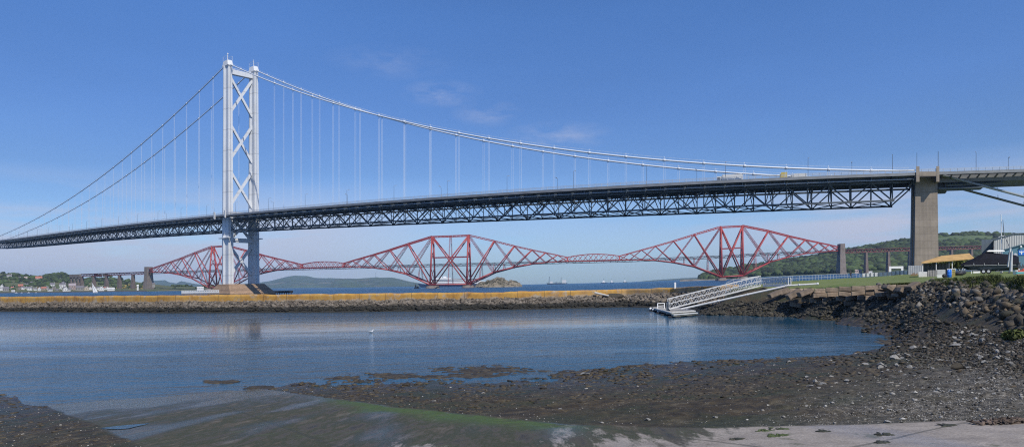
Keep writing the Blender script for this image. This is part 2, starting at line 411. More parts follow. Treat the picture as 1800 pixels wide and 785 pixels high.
def terrain(x, r):
    """height, and surface masks (grass, slip, gravel, weed green)"""
    sh = np.shape(x); x = np.ravel(x).astype(float); r = np.ravel(r).astype(float)
    X = r * (x - 900) / F; Y = r
    z = rbf(np.clip(x, -700, 2300), np.maximum(r, 6))
    sd = sdist(X, Y, SLIP) + .12 * fbm(X * 1.2, Y * 1.2, 3, 5)
    y = yh(x) + (H - z) * 1200 / r
    # where turf grows: the plateau top
    edge = np.interp(x, [1280, 1330, 1400, 1450, 1500, 1560, 1610, 1640, 1660, 1700, 1750, 1800, 1900], [122, 121, 109.5, 103, 94.5, 88, 80, 77, 71, 60, 53, 44.5, 38])
    edge = edge + 1.6 * fbm(X * .35, Y * .35, 3, 21) * np.where(x > 1600, 1, .25)
    # the plateau: rises gently from its edge to the back of the lawn
    lx = [1270, 1290, 1332, 1360, 1400, 1450, 1500, 1560, 1600, 1640, 1700, 1750, 1800, 1900]
    yF = np.interp(x, lx, [513, 511, 507, 507, 507, 506, 504, 501.5, 500, 497, 494, 491, 496, 496]); yB = np.interp(x, lx, [508, 505, 499, 496.5, 493.5, 490.8, 488, 484.5, 481.5, 480, 477.5, 476, 474.5, 470])
    rB = np.interp(x, lx, [124, 126, 130, 137, 149, 165, 183, 183, 170, 175, 175, 175, 175, 175]); pw = np.interp(x, [1500, 1620], [.62, .5])
    tl = np.clip(np.log(np.maximum(r, 1) / edge) / np.log(rB / edge), 0, 1) ** pw
    zl = H - (yF + (yB - yF) * tl - yh(x)) * np.minimum(r, np.where(x < 1605, rB, 330)) / 1200
    zl = np.where(x < 1605, zl - (zl + 1.6) * sstep(0, 11, r - rB), zl - (zl + 1.6) * sstep(330, 380, r))
    lf_ = sstep(-1.6, .8, r - edge) * sstep(1262, 1292, x)
    z = z * (1 - lf_) + zl * lf_
    grass = sstep(-.3, .5, r - edge) * sstep(1270, 1300, x) * sstep(2.2, 3.2, z)
    bank = sstep(1560, 1640, x) * sstep(14, 2, np.abs(r - edge + 9)) * (1 - grass)
    wet = sstep(2.2, .4, z)
    b1 = fbm(X * .9, Y * .9, 4, 1); b2 = fbm(X * 3.7, Y * 3.7, 3, 2); b3 = fbm(X * .23, Y * .23, 3, 3)
    nz = (.10 * b1 + .05 * b2 + .10 * b3)
    far = sstep(60, 110, r)
    nz = nz * (1 + .6 * far)
    nz = np.where(z < -.4, nz * .3, nz) * np.where(x < 330, .45, 1.)
    nz = nz * (1 - grass * .8) + bank * (.35 * fbm(X * .7, Y * .7, 4, 8) + .12)
    edgef = sstep(.0, .9, -sd)          # beach noise dies away at the slipway
    zb = z + nz * np.maximum(edgef, .12)
    lf = x < 900
    zs = slip_z(X, Y)
    zs = zs + .012 * fbm(X * .5, Y * .5, 2, 9)
    slipm = sstep(-.09, .09, sd)
    jn = sstep(.05, 1.4, -sd); z2 = np.where(sd > 0, zs, zs * (1 - jn) + jn * zb)
    lowx = (x < 460); z2 = np.where(lowx & (sd < 0) & (z2 < .02) & (r > 34), np.minimum(z2, zb), z2)
    gravel = np.clip(sstep(1400, 1800, x + (y - 640) * 1.7) * sstep(575, 640, y + .25 * (x - 1700)), 0, 1) * (1 - grass)
    green = sstep(0, .2, sd) * sstep(1.5, .35, sd + .5 * fbm(X * .8, Y * .8, 3, 12)) * sstep(-8.2, -4.8, X) * sstep(2.0, .6, X) * (Y > 11) * (X > -13) * (Y > 12 - 1.2 * (X + 4))
    return z2.reshape(sh), [a.reshape(sh) for a in (grass, slipm, gravel, green, zs * 0 + np.clip(z2 / 6, -1, 1), bank)]

xs = np.concatenate([np.arange(-7000, -700, 350), np.arange(-700, -60, 40), np.arange(-60, 1862, 1.9), np.arange(1880, 2500, 40), np.arange(2600, 12000, 300)])
inv = np.concatenate([np.linspace(1 / .8, 1 / 7.5, 50)[:-1], np.linspace(1 / 7.5, 1 / 420., 560)])
rs = 1 / inv
GX, GR = np.meshgrid(xs, rs)
TZ, MK = terrain(GX, GR)
def grid_faces(nr, nc):
    i = np.arange(nr - 1)[:, None] * nc + np.arange(nc - 1)[None]
    return np.stack([i, i + 1, i + nc + 1, i + nc], -1).reshape(-1, 4)
V = np.stack([GR * (GX - 900) / F + T * (TZ - H), GR, TZ], -1).reshape(-1, 3)
FT = grid_faces(len(rs), len(xs))
zq = V[:, 2][FT].max(1)
keep = zq > -1.2
m = bpy.data.materials.new('foreshore'); nt, N, L, B = nodes_of(m)
def node(t, **kw):
    q = N.new(t)
    for k_, v_ in kw.items(): setattr(q, k_, v_)
    return q
def noise(scale, detail=5, vec=None, rough=.55):
    q = N.new('ShaderNodeTexNoise'); q.inputs['Scale'].default_value = scale; q.inputs['Detail'].default_value = detail; q.inputs['Roughness'].default_value = rough
    if vec: L.new(vec, q.inputs['Vector'])
    return q.outputs['Fac']
def ramp(fac, stops, interp='LINEAR'):
    q = N.new('ShaderNodeValToRGB'); q.color_ramp.interpolation = interp
    el = q.color_ramp.elements
    el.remove(el[1]); el[0].position = stops[0][0]; el[0].color = (*stops[0][1], 1)
    for p_, c_ in stops[1:]:
        e = el.new(p_); e.color = (*c_, 1)
    L.new(fac, q.inputs['Fac']); return q.outputs['Color']
def mix(f, a, b):
    q = N.new('ShaderNodeMix'); q.data_type = 'RGBA'
    if isinstance(f, float): q.inputs[0].default_value = f
    else: L.new(f, q.inputs[0])
    for i_, c_ in ((6, a), (7, b)):
        if isinstance(c_, tuple): q.inputs[i_].default_value = (*c_, 1)
        else: L.new(c_, q.inputs[i_])
    return q.outputs[2]
def math_(op, a, b=None, clamp=False):
    q = N.new('ShaderNodeMath'); q.operation = op; q.use_clamp = clamp
    for i_, c_ in enumerate((a, b)):
        if c_ is None: continue
        if isinstance(c_, (int, float)): q.inputs[i_].default_value = c_
        else: L.new(c_, q.inputs[i_])
    return q.outputs[0]
def attr(nm):
    q = N.new('ShaderNodeAttribute'); q.attribute_name = nm; return q
pos = N.new('ShaderNodeNewGeometry').outputs['Position']
at = attr('mk'); sp = node('ShaderNodeSeparateColor'); L.new(at.outputs['Color'], sp.inputs[0])
grass_, slip_, grav_, green_ = sp.outputs[0], sp.outputs[1], sp.outputs[2], at.outputs['Alpha']
at2 = attr('mk2'); sp2 = node('ShaderNodeSeparateColor'); L.new(at2.outputs['Color'], sp2.inputs[0])
hgt_ = sp2.outputs[0]; bank_ = sp2.outputs[1]
weed = ramp(noise(2.2, 8, pos, .65), [(.3, (.010, .007, .003)), (.46, (.038, .027, .012)), (.58, (.076, .055, .025)), (.70, (.16, .135, .085))])
weed2 = mix(ramp(noise(.35, 4, pos), [(.45, (0, 0, 0)), (.62, (1, 1, 1))]), weed, ramp(noise(6, 6, pos, .7), [(.35, (.016, .019, .007)), (.6, (.046, .050, .020)), (.72, (.10, .10, .06))]))
grv = ramp(noise(7, 8, pos, .75), [(.36, (.028, .027, .023)), (.48, (.075, .066, .048)), (.57, (.19, .17, .135)), (.68, (.40, .37, .31))])
gfac = math_('MULTIPLY', grav_, math_('ADD', .5, ramp(noise(.8, 5, pos, .6), [(.35, (0, 0, 0)), (.6, (.6, .6, .6))])), True)
c = mix(gfac, weed2, grv)
bk = ramp(noise(1.2, 7, pos, .65), [(.32, (.018, .016, .014)), (.5, (.05, .042, .032)), (.68, (.12, .10, .08))])
c = mix(bank_, c, bk)
# slipway concrete, algae lower down, dry and pale higher up
mpn = node('ShaderNodeMapping'); mpn.inputs['Rotation'].default_value = (0, 0, R_(25)); mpn.inputs['Scale'].default_value = (1, .22, 1); L.new(pos, mpn.inputs['Vector'])
stre = noise(2.2, 9, mpn.outputs[0], .68)
dry = ramp(noise(2.5, 8, pos, .65), [(.3, (.22, .190, .160)), (.7, (.37, .325, .275))])
fine = ramp(noise(30, 4, pos, .6), [(.3, (.62, .62, .62)), (.7, (1.2, 1.2, 1.2))])
mm = node('ShaderNodeMix'); mm.data_type = 'RGBA'; mm.blend_type = 'MULTIPLY'; mm.inputs[0].default_value = 1; L.new(dry, mm.inputs[6]); L.new(fine, mm.inputs[7]); dry = mm.outputs[2]
algae = ramp(stre, [(.30, (.036, .029, .014)), (.42, (.072, .060, .036)), (.50, (.036, .040, .012)), (.57, (.070, .058, .034)), (.68, (.13, .115, .085))])
wetf = math_('ADD', hgt_, math_('MULTIPLY', math_('SUBTRACT', noise(1.1, 9, mpn.outputs[0], .72), .5), .34))
wf = ramp(wetf, [(.488, (0, 0, 0)), (.512, (1, 1, 1))])
sc = mix(wf, algae, dry)
gsp = ramp(noise(1.9, 6, pos, .6), [(.60, (0, 0, 0)), (.66, (1, 1, 1))])
sc = mix(math_('MULTIPLY', gsp, .6), sc, (.06, .07, .028))
gn = math_('MULTIPLY', green_, ramp(noise(2.4, 8, pos, .72), [(.34, (.35, .35, .35)), (.48, (1, 1, 1))]), True)
sc = mix(gn, sc, ramp(noise(5, 7, pos, .7), [(.3, (.034, .060, .008)), (.7, (.072, .115, .018))]))
# construction joints across and along the slipway
def joint(rot, step, width, off=0.0):
    a_ = node('ShaderNodeMapping'); a_.inputs['Rotation'].default_value = (0, 0, rot); L.new(pos, a_.inputs['Vector'])
    s_ = node('ShaderNodeSeparateXYZ'); L.new(a_.outputs[0], s_.inputs[0])
    q = math_('ADD', s_.outputs[0], math_('MULTIPLY', noise(.6, 3, pos), .12)); q = math_('ADD', q, off)
    q = math_('MODULO', math_('ADD', q, 500 * step), step); return math_('LESS_THAN', q, width)
j = math_('MAXIMUM', joint(R_(-30), 4.3, .09, 1.0), joint(R_(58), 5.2, .07))
sc = mix(math_('MULTIPLY', j, .5), sc, (.03, .032, .018))
c = mix(slip_, c, sc)
gr = ramp(noise(.5, 8, pos, .7), [(.32, (.085, .125, .024)), (.5, (.125, .170, .034)), (.66, (.19, .195, .062))])
gr2 = mix(ramp(noise(.12, 3, pos), [(.45, (0, 0, 0)), (.6, (1, 1, 1))]), gr, ramp(noise(2, 6, pos, .7), [(.3, (.10, .15, .03)), (.7, (.20, .205, .07))]))
c = mix(grass_, c, gr2)
L.new(c, B.inputs['Base Color'])
rg = node('ShaderNodeMapRange'); L.new(hgt_, rg.inputs[0]); rg.inputs[1].default_value = .0; rg.inputs[2].default_value = .35; rg.inputs[3].default_value = .38; rg.inputs[4].default_value = .85
wr = node('ShaderNodeMapRange'); L.new(hgt_, wr.inputs[0]); wr.inputs[1].default_value = .02; wr.inputs[2].default_value = .30; wr.inputs[3].default_value = .12; wr.inputs[4].default_value = .8
wr2 = math_('ADD', math_('SUBTRACT', wr.outputs[0], ramp(noise(.55, 6, mpn.outputs[0], .6), [(.50, (0, 0, 0)), (.62, (.48, .48, .48))])), math_('MULTIPLY', math_('SUBTRACT', stre, .5), 1.0), True)
wr2 = math_('MAXIMUM', wr2, .10)
wr2 = math_('MAXIMUM', wr2, math_('MULTIPLY', green_, .75)); rmx = node('ShaderNodeMix'); L.new(slip_, rmx.inputs[0]); L.new(rg.outputs[0], rmx.inputs[2]); L.new(wr2, rmx.inputs[3]); L.new(rmx.outputs[0], B.inputs['Roughness'])
hm = math_('ADD', math_('MULTIPLY', noise(5, 8, pos, .7), .6), math_('MULTIPLY', noise(18, 6, pos, .7), .45))
bs = math_('MULTIPLY_ADD', slip_, -.85)
bs.node.inputs[2].default_value = 1.0
bp = node('ShaderNodeBump'); bp.inputs['Distance'].default_value = .12; L.new(hm, bp.inputs['Height']); L.new(bs, bp.inputs['Strength'])
L.new(bp.outputs[0], B.inputs['Normal'])
mk = np.stack([MK[0], MK[1], MK[2], MK[3]], -1).reshape(-1, 4)
mk2 = np.stack([np.clip(MK[4], 0, 1), MK[5], MK[5] * 0, MK[5] * 0 + 1], -1).reshape(-1, 4)
FT2 = FT[keep]; used = np.unique(FT2); remap = np.full(len(V), -1); remap[used] = np.arange(len(used))
big_mesh('foreshore', V[used], remap[FT2], m, 'structure', True, {'mk': mk[used], 'mk2': mk2[used]})

def gz(x, r):
    z, _ = terrain(np.array([float(x)]), np.array([float(r)])); return float(z[0])

# ------------------------------------------------------------------ water: one sheet to the horizon
wx = np.concatenate([np.arange(-3000, -100, 100), np.arange(-100, 1920, 20), np.arange(1920, 4500, 100)])
wr = np.concatenate([np.linspace(4, 220, 40), np.geomspace(225, 15000, 60)])
WX, WR = np.meshgrid(wx, wr); WZ = E(WX, WR)
V = np.stack([WR * (WX - 900) / F + T * (WZ - H) * 0 + T * (WZ - 0), WR, WZ], -1).reshape(-1, 3)
m = bpy.data.materials.new('water'); nt, N, L, B = nodes_of(m)
pos = N.new('ShaderNodeNewGeometry').outputs['Position']
spx = node('ShaderNodeSeparateXYZ'); L.new(pos, spx.inputs[0])
B.inputs['Roughness'].default_value = .08
B.inputs['IOR'].default_value = 1.333
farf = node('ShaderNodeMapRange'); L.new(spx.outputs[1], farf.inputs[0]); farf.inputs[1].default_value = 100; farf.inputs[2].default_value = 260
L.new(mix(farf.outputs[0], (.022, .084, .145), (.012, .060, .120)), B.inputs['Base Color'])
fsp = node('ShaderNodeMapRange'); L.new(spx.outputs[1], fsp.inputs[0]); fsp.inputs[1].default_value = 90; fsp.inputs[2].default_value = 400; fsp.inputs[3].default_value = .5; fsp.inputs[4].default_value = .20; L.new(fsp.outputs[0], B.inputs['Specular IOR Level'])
frg = node('ShaderNodeMapRange'); L.new(spx.outputs[1], frg.inputs[0]); frg.inputs[1].default_value = 90; frg.inputs[2].default_value = 500; frg.inputs[3].default_value = .07; frg.inputs[4].default_value = .30; L.new(frg.outputs[0], B.inputs['Roughness'])
mp = node('ShaderNodeMapping'); mp.inputs['Scale'].default_value = (.55, .8, 1); mp.inputs['Rotation'].default_value = (0, 0, R_(-8)); L.new(pos, mp.inputs['Vector'])
w1 = noise(3.2, 5, mp.outputs[0], .6)
w2 = noise(.9, 5, mp.outputs[0], .6)
w3 = noise(.14, 4, mp.outputs[0], .6)
w0 = noise(7.5, 3, mp.outputs[0], .6)
ww = math_('ADD', math_('ADD', math_('MULTIPLY', w1, .085), math_('MULTIPLY', w0, .03)), math_('ADD', math_('MULTIPLY', w2, .30), math_('MULTIPLY', w3, .95)))
# calmer patches of the harbour: wind streaks and the lee of the breakwater
mp2 = node('ShaderNodeMapping'); mp2.inputs['Scale'].default_value = (.25, 1.4, 1); mp2.inputs['Rotation'].default_value = (0, 0, R_(-6)); L.new(pos, mp2.inputs['Vector'])
cp = noise(.05, 5, mp2.outputs[0], .6)
lee = node('ShaderNodeMapRange'); L.new(spx.outputs[1], lee.inputs[0]); lee.inputs[1].default_value = 42; lee.inputs[2].default_value = 88; lee.inputs[3].default_value = 1; lee.inputs[4].default_value = .055
st = math_('MULTIPLY', lee.outputs[0], ramp(cp, [(.36, (.25, .25, .25)), (.52, (.9, .9, .9)), (.66, (1, 1, 1))]))
inner = math_('SUBTRACT', 1.0, farf.outputs[0])
st = math_('ADD', math_('MULTIPLY', st, inner), math_('MULTIPLY', farf.outputs[0], 2.2))
bp = node('ShaderNodeBump'); bp.inputs['Distance'].default_value = 1.0; L.new(ww, bp.inputs['Height']); L.new(st, bp.inputs['Strength'])
L.new(bp.outputs[0], B.inputs['Normal'])
MW = m
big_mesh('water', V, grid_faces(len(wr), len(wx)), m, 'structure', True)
# seabed far below so the sheet never shows the void
# ------------------------------------------------------------------ breakwater
bx = [-700, -300, 0, 150, 300, 600, 900, 1100, 1180, 1230, 1265, 1300]
bf = [330, 260, 202, 180, 163, 150, 147, 152, 140, 122, 112, 108]
wt = [520, 521, 521.5, 520.5, 519, 516.5, 513, 508.5, 505.5, 503.5, 502, 500]
wb = [534, 533, 532, 531.6, 530.6, 528.6, 524, 518.6, 515, 513, 511, 509.5]
def bwr(x): return np.interp(x, bx, bf)
def bww(x): return bwr(x) + np.interp(x, [1100, 1230, 1300], [8, 15, 20])
def bwtop(x): return H + (yh(x) - np.interp(x, bx, wt)) * bww(x) / 1200
def bwbot(x): return H + (yh(x) - np.interp(x, bx, wb)) * bww(x) / 1200
m = bpy.data.materials.new('lichen_wall'); nt, N, L, B = nodes_of(m)
pos = N.new('ShaderNodeNewGeometry').outputs['Position']
uvz = attr('hz'); sph = node('ShaderNodeSeparateColor'); L.new(uvz.outputs['Color'], sph.inputs[0])
li = ramp(noise(.35, 8, pos, .7), [(.30, (.22, .115, .040)), (.45, (.42, .225, .048)), (.6, (.50, .295, .07)), (.75, (.28, .20, .11))])
mp = node('ShaderNodeMapping'); mp.inputs['Scale'].default_value = (1, 1, .15); L.new(pos, mp.inputs['Vector'])
grc = ramp(noise(.8, 6, mp.outputs[0], .6), [(.3, (.24, .21, .17)), (.6, (.40, .37, .32)), (.75, (.50, .47, .42))])
hf = math_('ADD', sph.outputs[0], math_('MULTIPLY', math_('SUBTRACT', noise(.25, 6, pos, .65), .5), .9))
c = mix(ramp(hf, [(.08, (0, 0, 0)), (.30, (1, 1, 1))]), grc, li)
c = mix(math_('MULTIPLY', ramp(noise(.55, 7, pos, .7), [(.54, (0, 0, 0)), (.64, (1, 1, 1))]), .65), c, grc)
sxx = node('ShaderNodeSeparateXYZ'); L.new(pos, sxx.inputs[0]); jq = math_('LESS_THAN', math_('MODULO', math_('ADD', sxx.outputs[0], 3000), 6.1), .14); c = mix(math_('MULTIPLY', jq, .6), c, (.07, .05, .03))
rightf = node('ShaderNodeMapRange'); sx = node('ShaderNodeSeparateXYZ'); L.new(pos, sx.inputs[0]); L.new(sx.outputs[0], rightf.inputs[0]); rightf.inputs[1].default_value = 5; rightf.inputs[2].default_value = 60; rightf.inputs[3].default_value = 0; rightf.inputs[4].default_value = .55
rf = math_('MULTIPLY', rightf.outputs[0], ramp(noise(.18, 5, pos, .6), [(.42, (0, 0, 0)), (.55, (1, 1, 1))]))
c = mix(rf, c, grc)
L.new(c, B.inputs['Base Color']); B.inputs['Roughness'].default_value = .9
bp = node('ShaderNodeBump'); bp.inputs['Distance'].default_value = .15; bp.inputs['Strength'].default_value = .5; L.new(noise(1.5, 6, pos, .7), bp.inputs['Height']); L.new(bp.outputs[0], B.inputs['Normal'])
M_WALL = m
bwx = np.concatenate([np.arange(-700, -60, 20), np.arange(-60, 1301, 3.)])
tp = bwtop(bwx) + .15 * fbm(bwx * .05, bwx * 0, 5, 3) + .05 * (h2(np.floor(bwx / 23), bwx * 0, 2) - .5); bt = bwbot(bwx); rw = bww(bwx)
secs = [(0, bt - .8, 0), (0, bt + (tp - bt) * .33, .33), (.0, bt + (tp - bt) * .66, .66), (.03, tp, 1), (1.6, tp + .02, 1), (1.6, bt - 3.5, 1)]
V = []; HZ = []
for d, z, hh in secs:
    off = d + .12 * fbm(bwx * .08, bwx * 0 + hh * 3, 3, 14)
    r = rw + off; V.append(np.stack([r * (bwx - 900) / F + T * (z - H), r, z], -1)); HZ.append(np.stack([bwx * 0 + hh] * 3 + [bwx * 0 + 1], -1))
V = np.array(V); HZ = np.array(HZ)
o = big_mesh('breakwater_wall', V.reshape(-1, 3), grid_faces(len(secs), len(bwx)), M_WALL, None, False, {'hz': HZ.reshape(-1, 4)})
tag(o, 'long low harbour wall covered in orange lichen across the water', 'harbour wall')
# rubble foot of the breakwater
ts = np.linspace(0, 1, 24); GX, GT = np.meshgrid(bwx, ts)
rf_ = bwr(GX) - 3; rb_ = bww(GX) + .2; GR = rf_ + (rb_ - rf_) * GT
zb = bwbot(GX) - .12; GZ = -1.2 + (zb + 1.15) * GT ** .8 + .22 * fbm(GR * GX / 1200 * .6, GR * .6, 4, 31) * np.sin(np.pi * np.clip(GT, 0, 1)) ** .4
V = np.stack([GR * (GX - 900) / F + T * (GZ - H), GR, GZ], -1).reshape(-1, 3)
m = bpy.data.materials.new('rubble_slope'); nt, N, L, B = nodes_of(m)
pos = N.new('ShaderNodeNewGeometry').outputs['Position']
sx = node('ShaderNodeSeparateXYZ'); L.new(pos, sx.inputs[0])
up = ramp(noise(.8, 8, pos, .75), [(.33, (.045, .036, .027)), (.47, (.13, .108, .082)), (.60, (.30, .255, .20))])
lo = ramp(noise(1.2, 8, pos, .7), [(.35, (.012, .012, .010)), (.6, (.035, .032, .022)), (.75, (.06, .056, .042))])
zz = math_('ADD', sx.outputs[2], math_('MULTIPLY', math_('SUBTRACT', noise(.3, 5, pos, .6), .5), 1.6))
mr = node('ShaderNodeMapRange'); L.new(zz, mr.inputs[0]); mr.inputs[1].default_value = 1.15; mr.inputs[2].default_value = 1.55
L.new(mix(mr.outputs[0], lo, up), B.inputs['Base Color']); B.inputs['Roughness'].default_value = .85
bp = node('ShaderNodeBump'); bp.inputs['Distance'].default_value = .5; L.new(noise(1.6, 8, pos, .75), bp.inputs['Height']); L.new(bp.outputs[0], B.inputs['Normal'])
big_mesh('breakwater_slope', V, grid_faces(len(ts), len(bwx)), m, 'structure', True)
M_RSLOPE = m
nb = 9000
bxr = rng.uniform(-60, 1290, nb); tt = rng.uniform(.25, .98, nb) ** .75; rr = (bwr(bxr) - 3) + (bww(bxr) - bwr(bxr) + 3) * tt
zz = -1.2 + (bwbot(bxr) + 1.15) * tt ** .8
sz = rng.uniform(.18, .6, nb) * (0.6 + .8 * rng.random(nb) ** 3)
pts = np.stack([rr * (bxr - 900) / F + T * (zz - H), rr, zz + .05], -1)
V, Fc = blobs(pts, np.stack([sz * 1.2, sz, sz * .7], -1), ROCKS1, seed=3)
o = big_mesh('rubble', V, Fc, M_RSLOPE); tag(o, 'grey brown armour rubble heaped below the lichen covered harbour wall', 'rubble', kind='stuff')

# ------------------------------------------------------------------ shore stones, weed, boulders
def scatter(nn, fdens, seed, x0=-40, x1=1860, y0=560, y1=800):
    g = np.random.default_rng(seed)
    x = g.uniform(x0, x1, nn); y = g.uniform(y0, y1, nn)
    # pick a ground distance for a bearing/depression, refined on the terrain
    r = 1200 * H / np.maximum(12, y - yh(x)); r = np.clip(r, 7, 120)
    for _ in range(6):
        z, _m = terrain(x, r); r = np.clip(1200 * (H - z) / np.maximum(6, y - yh(x)), 5, 130)
    z, mk_ = terrain(x, r)
    d = fdens(x, y, r, z, mk_)
    k = (g.random(nn) < d) & (z > -.02)
    return x[k], y[k], r[k], z[k], [a[k] for a in mk_]
# grey pebbles (screen-even sampling keeps near stones small, far ones larger)
x, y, r, z, mk_ = scatter(100000, lambda x, y, r, z, q: (.09 + .93 * q[2] ** 1.3 * (.25 + .75 * (fbm(x * .02, y * .05, 3, 6) > -.05))) * (q[1] < .5) * (q[0] < .2) * (z > .12), 21, y0=548)
sz = (r / 1200) * rng.uniform(.35, 1.35, len(x)) * (1 + 2.0 * (rng.random(len(x)) > .965)) * 1.1
sz = np.clip(sz, .006, .11)
pts = np.stack([r * (x - 900) / F + T * (z - H), r, z + sz * .25], -1)
V, Fc = blobs(pts, np.stack([sz * 1.3, sz, sz * .6], -1), ROCKS1, seed=5, tilt=.6)
o = big_mesh('pebbles', V, Fc, M_PEB); tag(o, 'grey pebbles and cobbles strewn over the dark foreshore', 'pebbles', kind='stuff')
# clumps of wrack
x, y, r, z, mk_ = scatter(30000, lambda x, y, r, z, q: (1 - q[2] * .85) * (q[1] < .5) * (q[0] < .1) * (z < 2.4) * (.25 + .75 * (fbm(x * .018, y * .06, 3, 44) > -.08)) * np.where(x < 330, .25, 1), 22, y0=546)
sz = np.clip((r / 1200) * rng.uniform(1.5, 5.5, len(x)), .03, .30)
pts = np.stack([r * (x - 900) / F + T * (z - H), r, z], -1)
V, Fc = blobs(pts, np.stack([sz * 1.3, sz * 1.0, sz * .38], -1), LUMPS, seed=6, tilt=.3)
o = big_mesh('seaweed', V, Fc, M_WEEDC); tag(o, 'dark brown wrack carpeting the foreshore down to the water', 'seaweed', kind='stuff')
# wrack lying just awash beyond the tide line
aw = []
for cx_, cy_, w_, h_, n_ in [(850, 651, 75, 7, 260), (690, 661, 38, 4, 110), (760, 662, 20, 2, 40), (600, 664, 20, 2.5, 60), (385, 671, 34, 2.2, 70), (1000, 656, 22, 3, 50), (1560, 600, 18, 8, 80), (450, 681, 20, 3, 60), (1540, 572, 25, 3, 50), (1120, 643, 30, 2, 40), (820, 660, 40, 3, 70)]:
    for _ in range(n_):
        x_ = cx_ + rng.normal() * w_ * .5; y_ = cy_ + rng.normal() * h_ * .5; r_ = R0(x_, y_); aw.append((x_, r_))
aw = np.array(aw); sz = rng.uniform(.10, .32, len(aw))
pts = np.stack([aw[:, 1] * (aw[:, 0] - 900) / F, aw[:, 1], aw[:, 0] * 0 - .02], -1)
V, Fc = blobs(pts, np.stack([sz * 1.8, sz * 1.0, sz * .22], -1), LUMPS, seed=7, tilt=.1)
o = big_mesh('floating_seaweed', V, Fc, M_WEEDC); tag(o, 'brown wrack lying awash in patches off the tide line', 'seaweed', kind='stuff')

# boulders, each its own object sharing a few meshes
def rock_mesh(i, mt):
    tv, tf = rock_template(200 + i, ICO3, 15 if i >= 8 else 11, .06, .30 if i >= 8 else .36, .60); tv = tv * (np.array([1.75, 1.15, 1.05]) if i >= 8 else 1.25)
    me = bpy.data.meshes.new('boulder'); me.from_pydata([tuple(v) for v in tv], [], [tuple(int(q) for q in f) for f in tf]); me.materials.append(mt); me.update(); return me
BM_G = [rock_mesh(i, M_BOUL) for i in range(8)]
BM_D = [rock_mesh(i + 8, M_ROCK) for i in range(8)]
def boulder(x, y, wpx, ar=.6, mesh=None, label=None, group=None, rot=None, dz=0, r=None):
    if r is None:
        r = 1200 * H / (y - yh(x))
        for _ in range(8): r = 1200 * (H - gz(x, r)) / (y - yh(x))
    s = wpx / 2 * r / 1200
    o = bpy.data.objects.new('boulder', mesh or random.choice(BM_G)); COL.objects.link(o)
    o.location = W(x, r, gz(x, r) + s * ar * .35 + dz); o.scale = (s, s * random.uniform(.7, 1), s * ar)
    o.rotation_euler = rot or (random.uniform(-.25, .25), random.uniform(-.25, .25), random.uniform(0, 6.28))
    tag(o, label or 'pale grey stone lying among the pebbles of the foreshore', 'boulder', group or 'grey stones on the foreshore')
    return o
special = [
    (1027, 659, 17, .4, 'flat pale boulder at the water edge, right of the floating wrack'),
    (1683, 609, 26, .55, 'large pale boulder highest on the right of the shore stones'),
    (1572, 633, 22, .8, 'tall grey stone standing where the water meets the rocky corner'),
    (1523, 641, 16, .5, 'pale flat stone left of the tall grey stone on the foreshore'),
    (1625, 612, 13, .5, 'small pale stone between the two biggest boulders'),
    (1605, 612, 15, .6, 'pale stone just left of the small one below the rubble bank'),
    (1489, 670, 14, .6, 'rounded pale stone in the middle of the weedy foreshore'),
    (1424, 668, 15, .5, 'grey stone in the left cluster of the foreshore'),
    (1464, 683, 16, .5, 'dark wet stone below the rounded pale one'),
    (1257, 733, 11, .6, 'small pale stone near the slipway edge'),
    (1223, 670, 10, .6, 'dark round stone out on the wrack'),
    (1560, 742, 17, .6, 'weed topped stone resting on the slipway edge'),
    (1139, 738, 13, .5, 'pale stone on dark wrack beside the green algae strip'),
    (877, 710, 10, .4, 'small pale stone on the wrack left of the algae strip'),
    (1452, 618, 11, 1.3, 'dark upright stone at the tide line'),
    (1684, 547, 26, .7, 'brown slab like boulder in the rubble bank'),
    (1440, 683, 12, .5, 'grey stone second in the foreshore cluster'),
    (985, 722, 14, .3, 'thin pale slab lying on the wrack'),
    (1780, 590, 24, .7, 'dark boulder under the grass tuft at the right edge'),
]
for x_, y_, w_, a_, lb in special:
    o = boulder(x_, y_, w_, a_, BM_D[1] if lb.startswith(('dark', 'brown')) else random.choice(BM_G[:4]), lb); del o['group']
for _ in range(70):
    x_ = random.uniform(1380, 1790); y_ = random.uniform(604, 735)
    if random.random() > ((x_ - 1250) / 450) * (1.1 - abs(y_ - 650) / 120): continue
    boulder(x_, y_, random.uniform(5, 11), random.uniform(.4, .8))
for x0_, y0_, n_ in [(1730, 588, 26), (1575, 640, 12), (1435, 675, 8), (1690, 600, 14), (1740, 630, 10)]:
    for _ in range(n_):
        boulder(x0_ + random.gauss(0, 26), min(735, y0_ + random.gauss(0, 9)), random.uniform(5, 13), random.uniform(.5, .9))
# rubble bank under the turf on the right
nb_ = 0
for _ in range(900):
    if nb_ >= 140: break
    x_ = random.uniform(1600, 1830); r_ = random.uniform(26, 82)
    e_ = float(np.interp(x_, [1600, 1640, 1660, 1700, 1750, 1800, 1840], [80, 77, 71, 60, 53, 44.5, 40]))
    dd = e_ - r_
    if dd < 1.2 or dd > 15: continue
    z_ = gz(x_, r_)
    y_ = yh(x_) + (H - z_) * 1200 / r_
    if y_ > 590 or y_ < 492: continue
    s_ = random.uniform(.12, .26) * (1.7 if random.random() > .95 else 1) * (.68 if x_ > 1715 else 1)
    o = boulder(x_, y_, s_ * 2 * 1200 / r_, random.uniform(.45, .9), random.choice(BM_D), 'angular dark stone in the rubble bank under the turf', 'stones of the rubble bank', (random.uniform(-.8, .8), random.uniform(-.8, .8), random.uniform(0, 6.3)), .05, r_)
    nb_ += 1
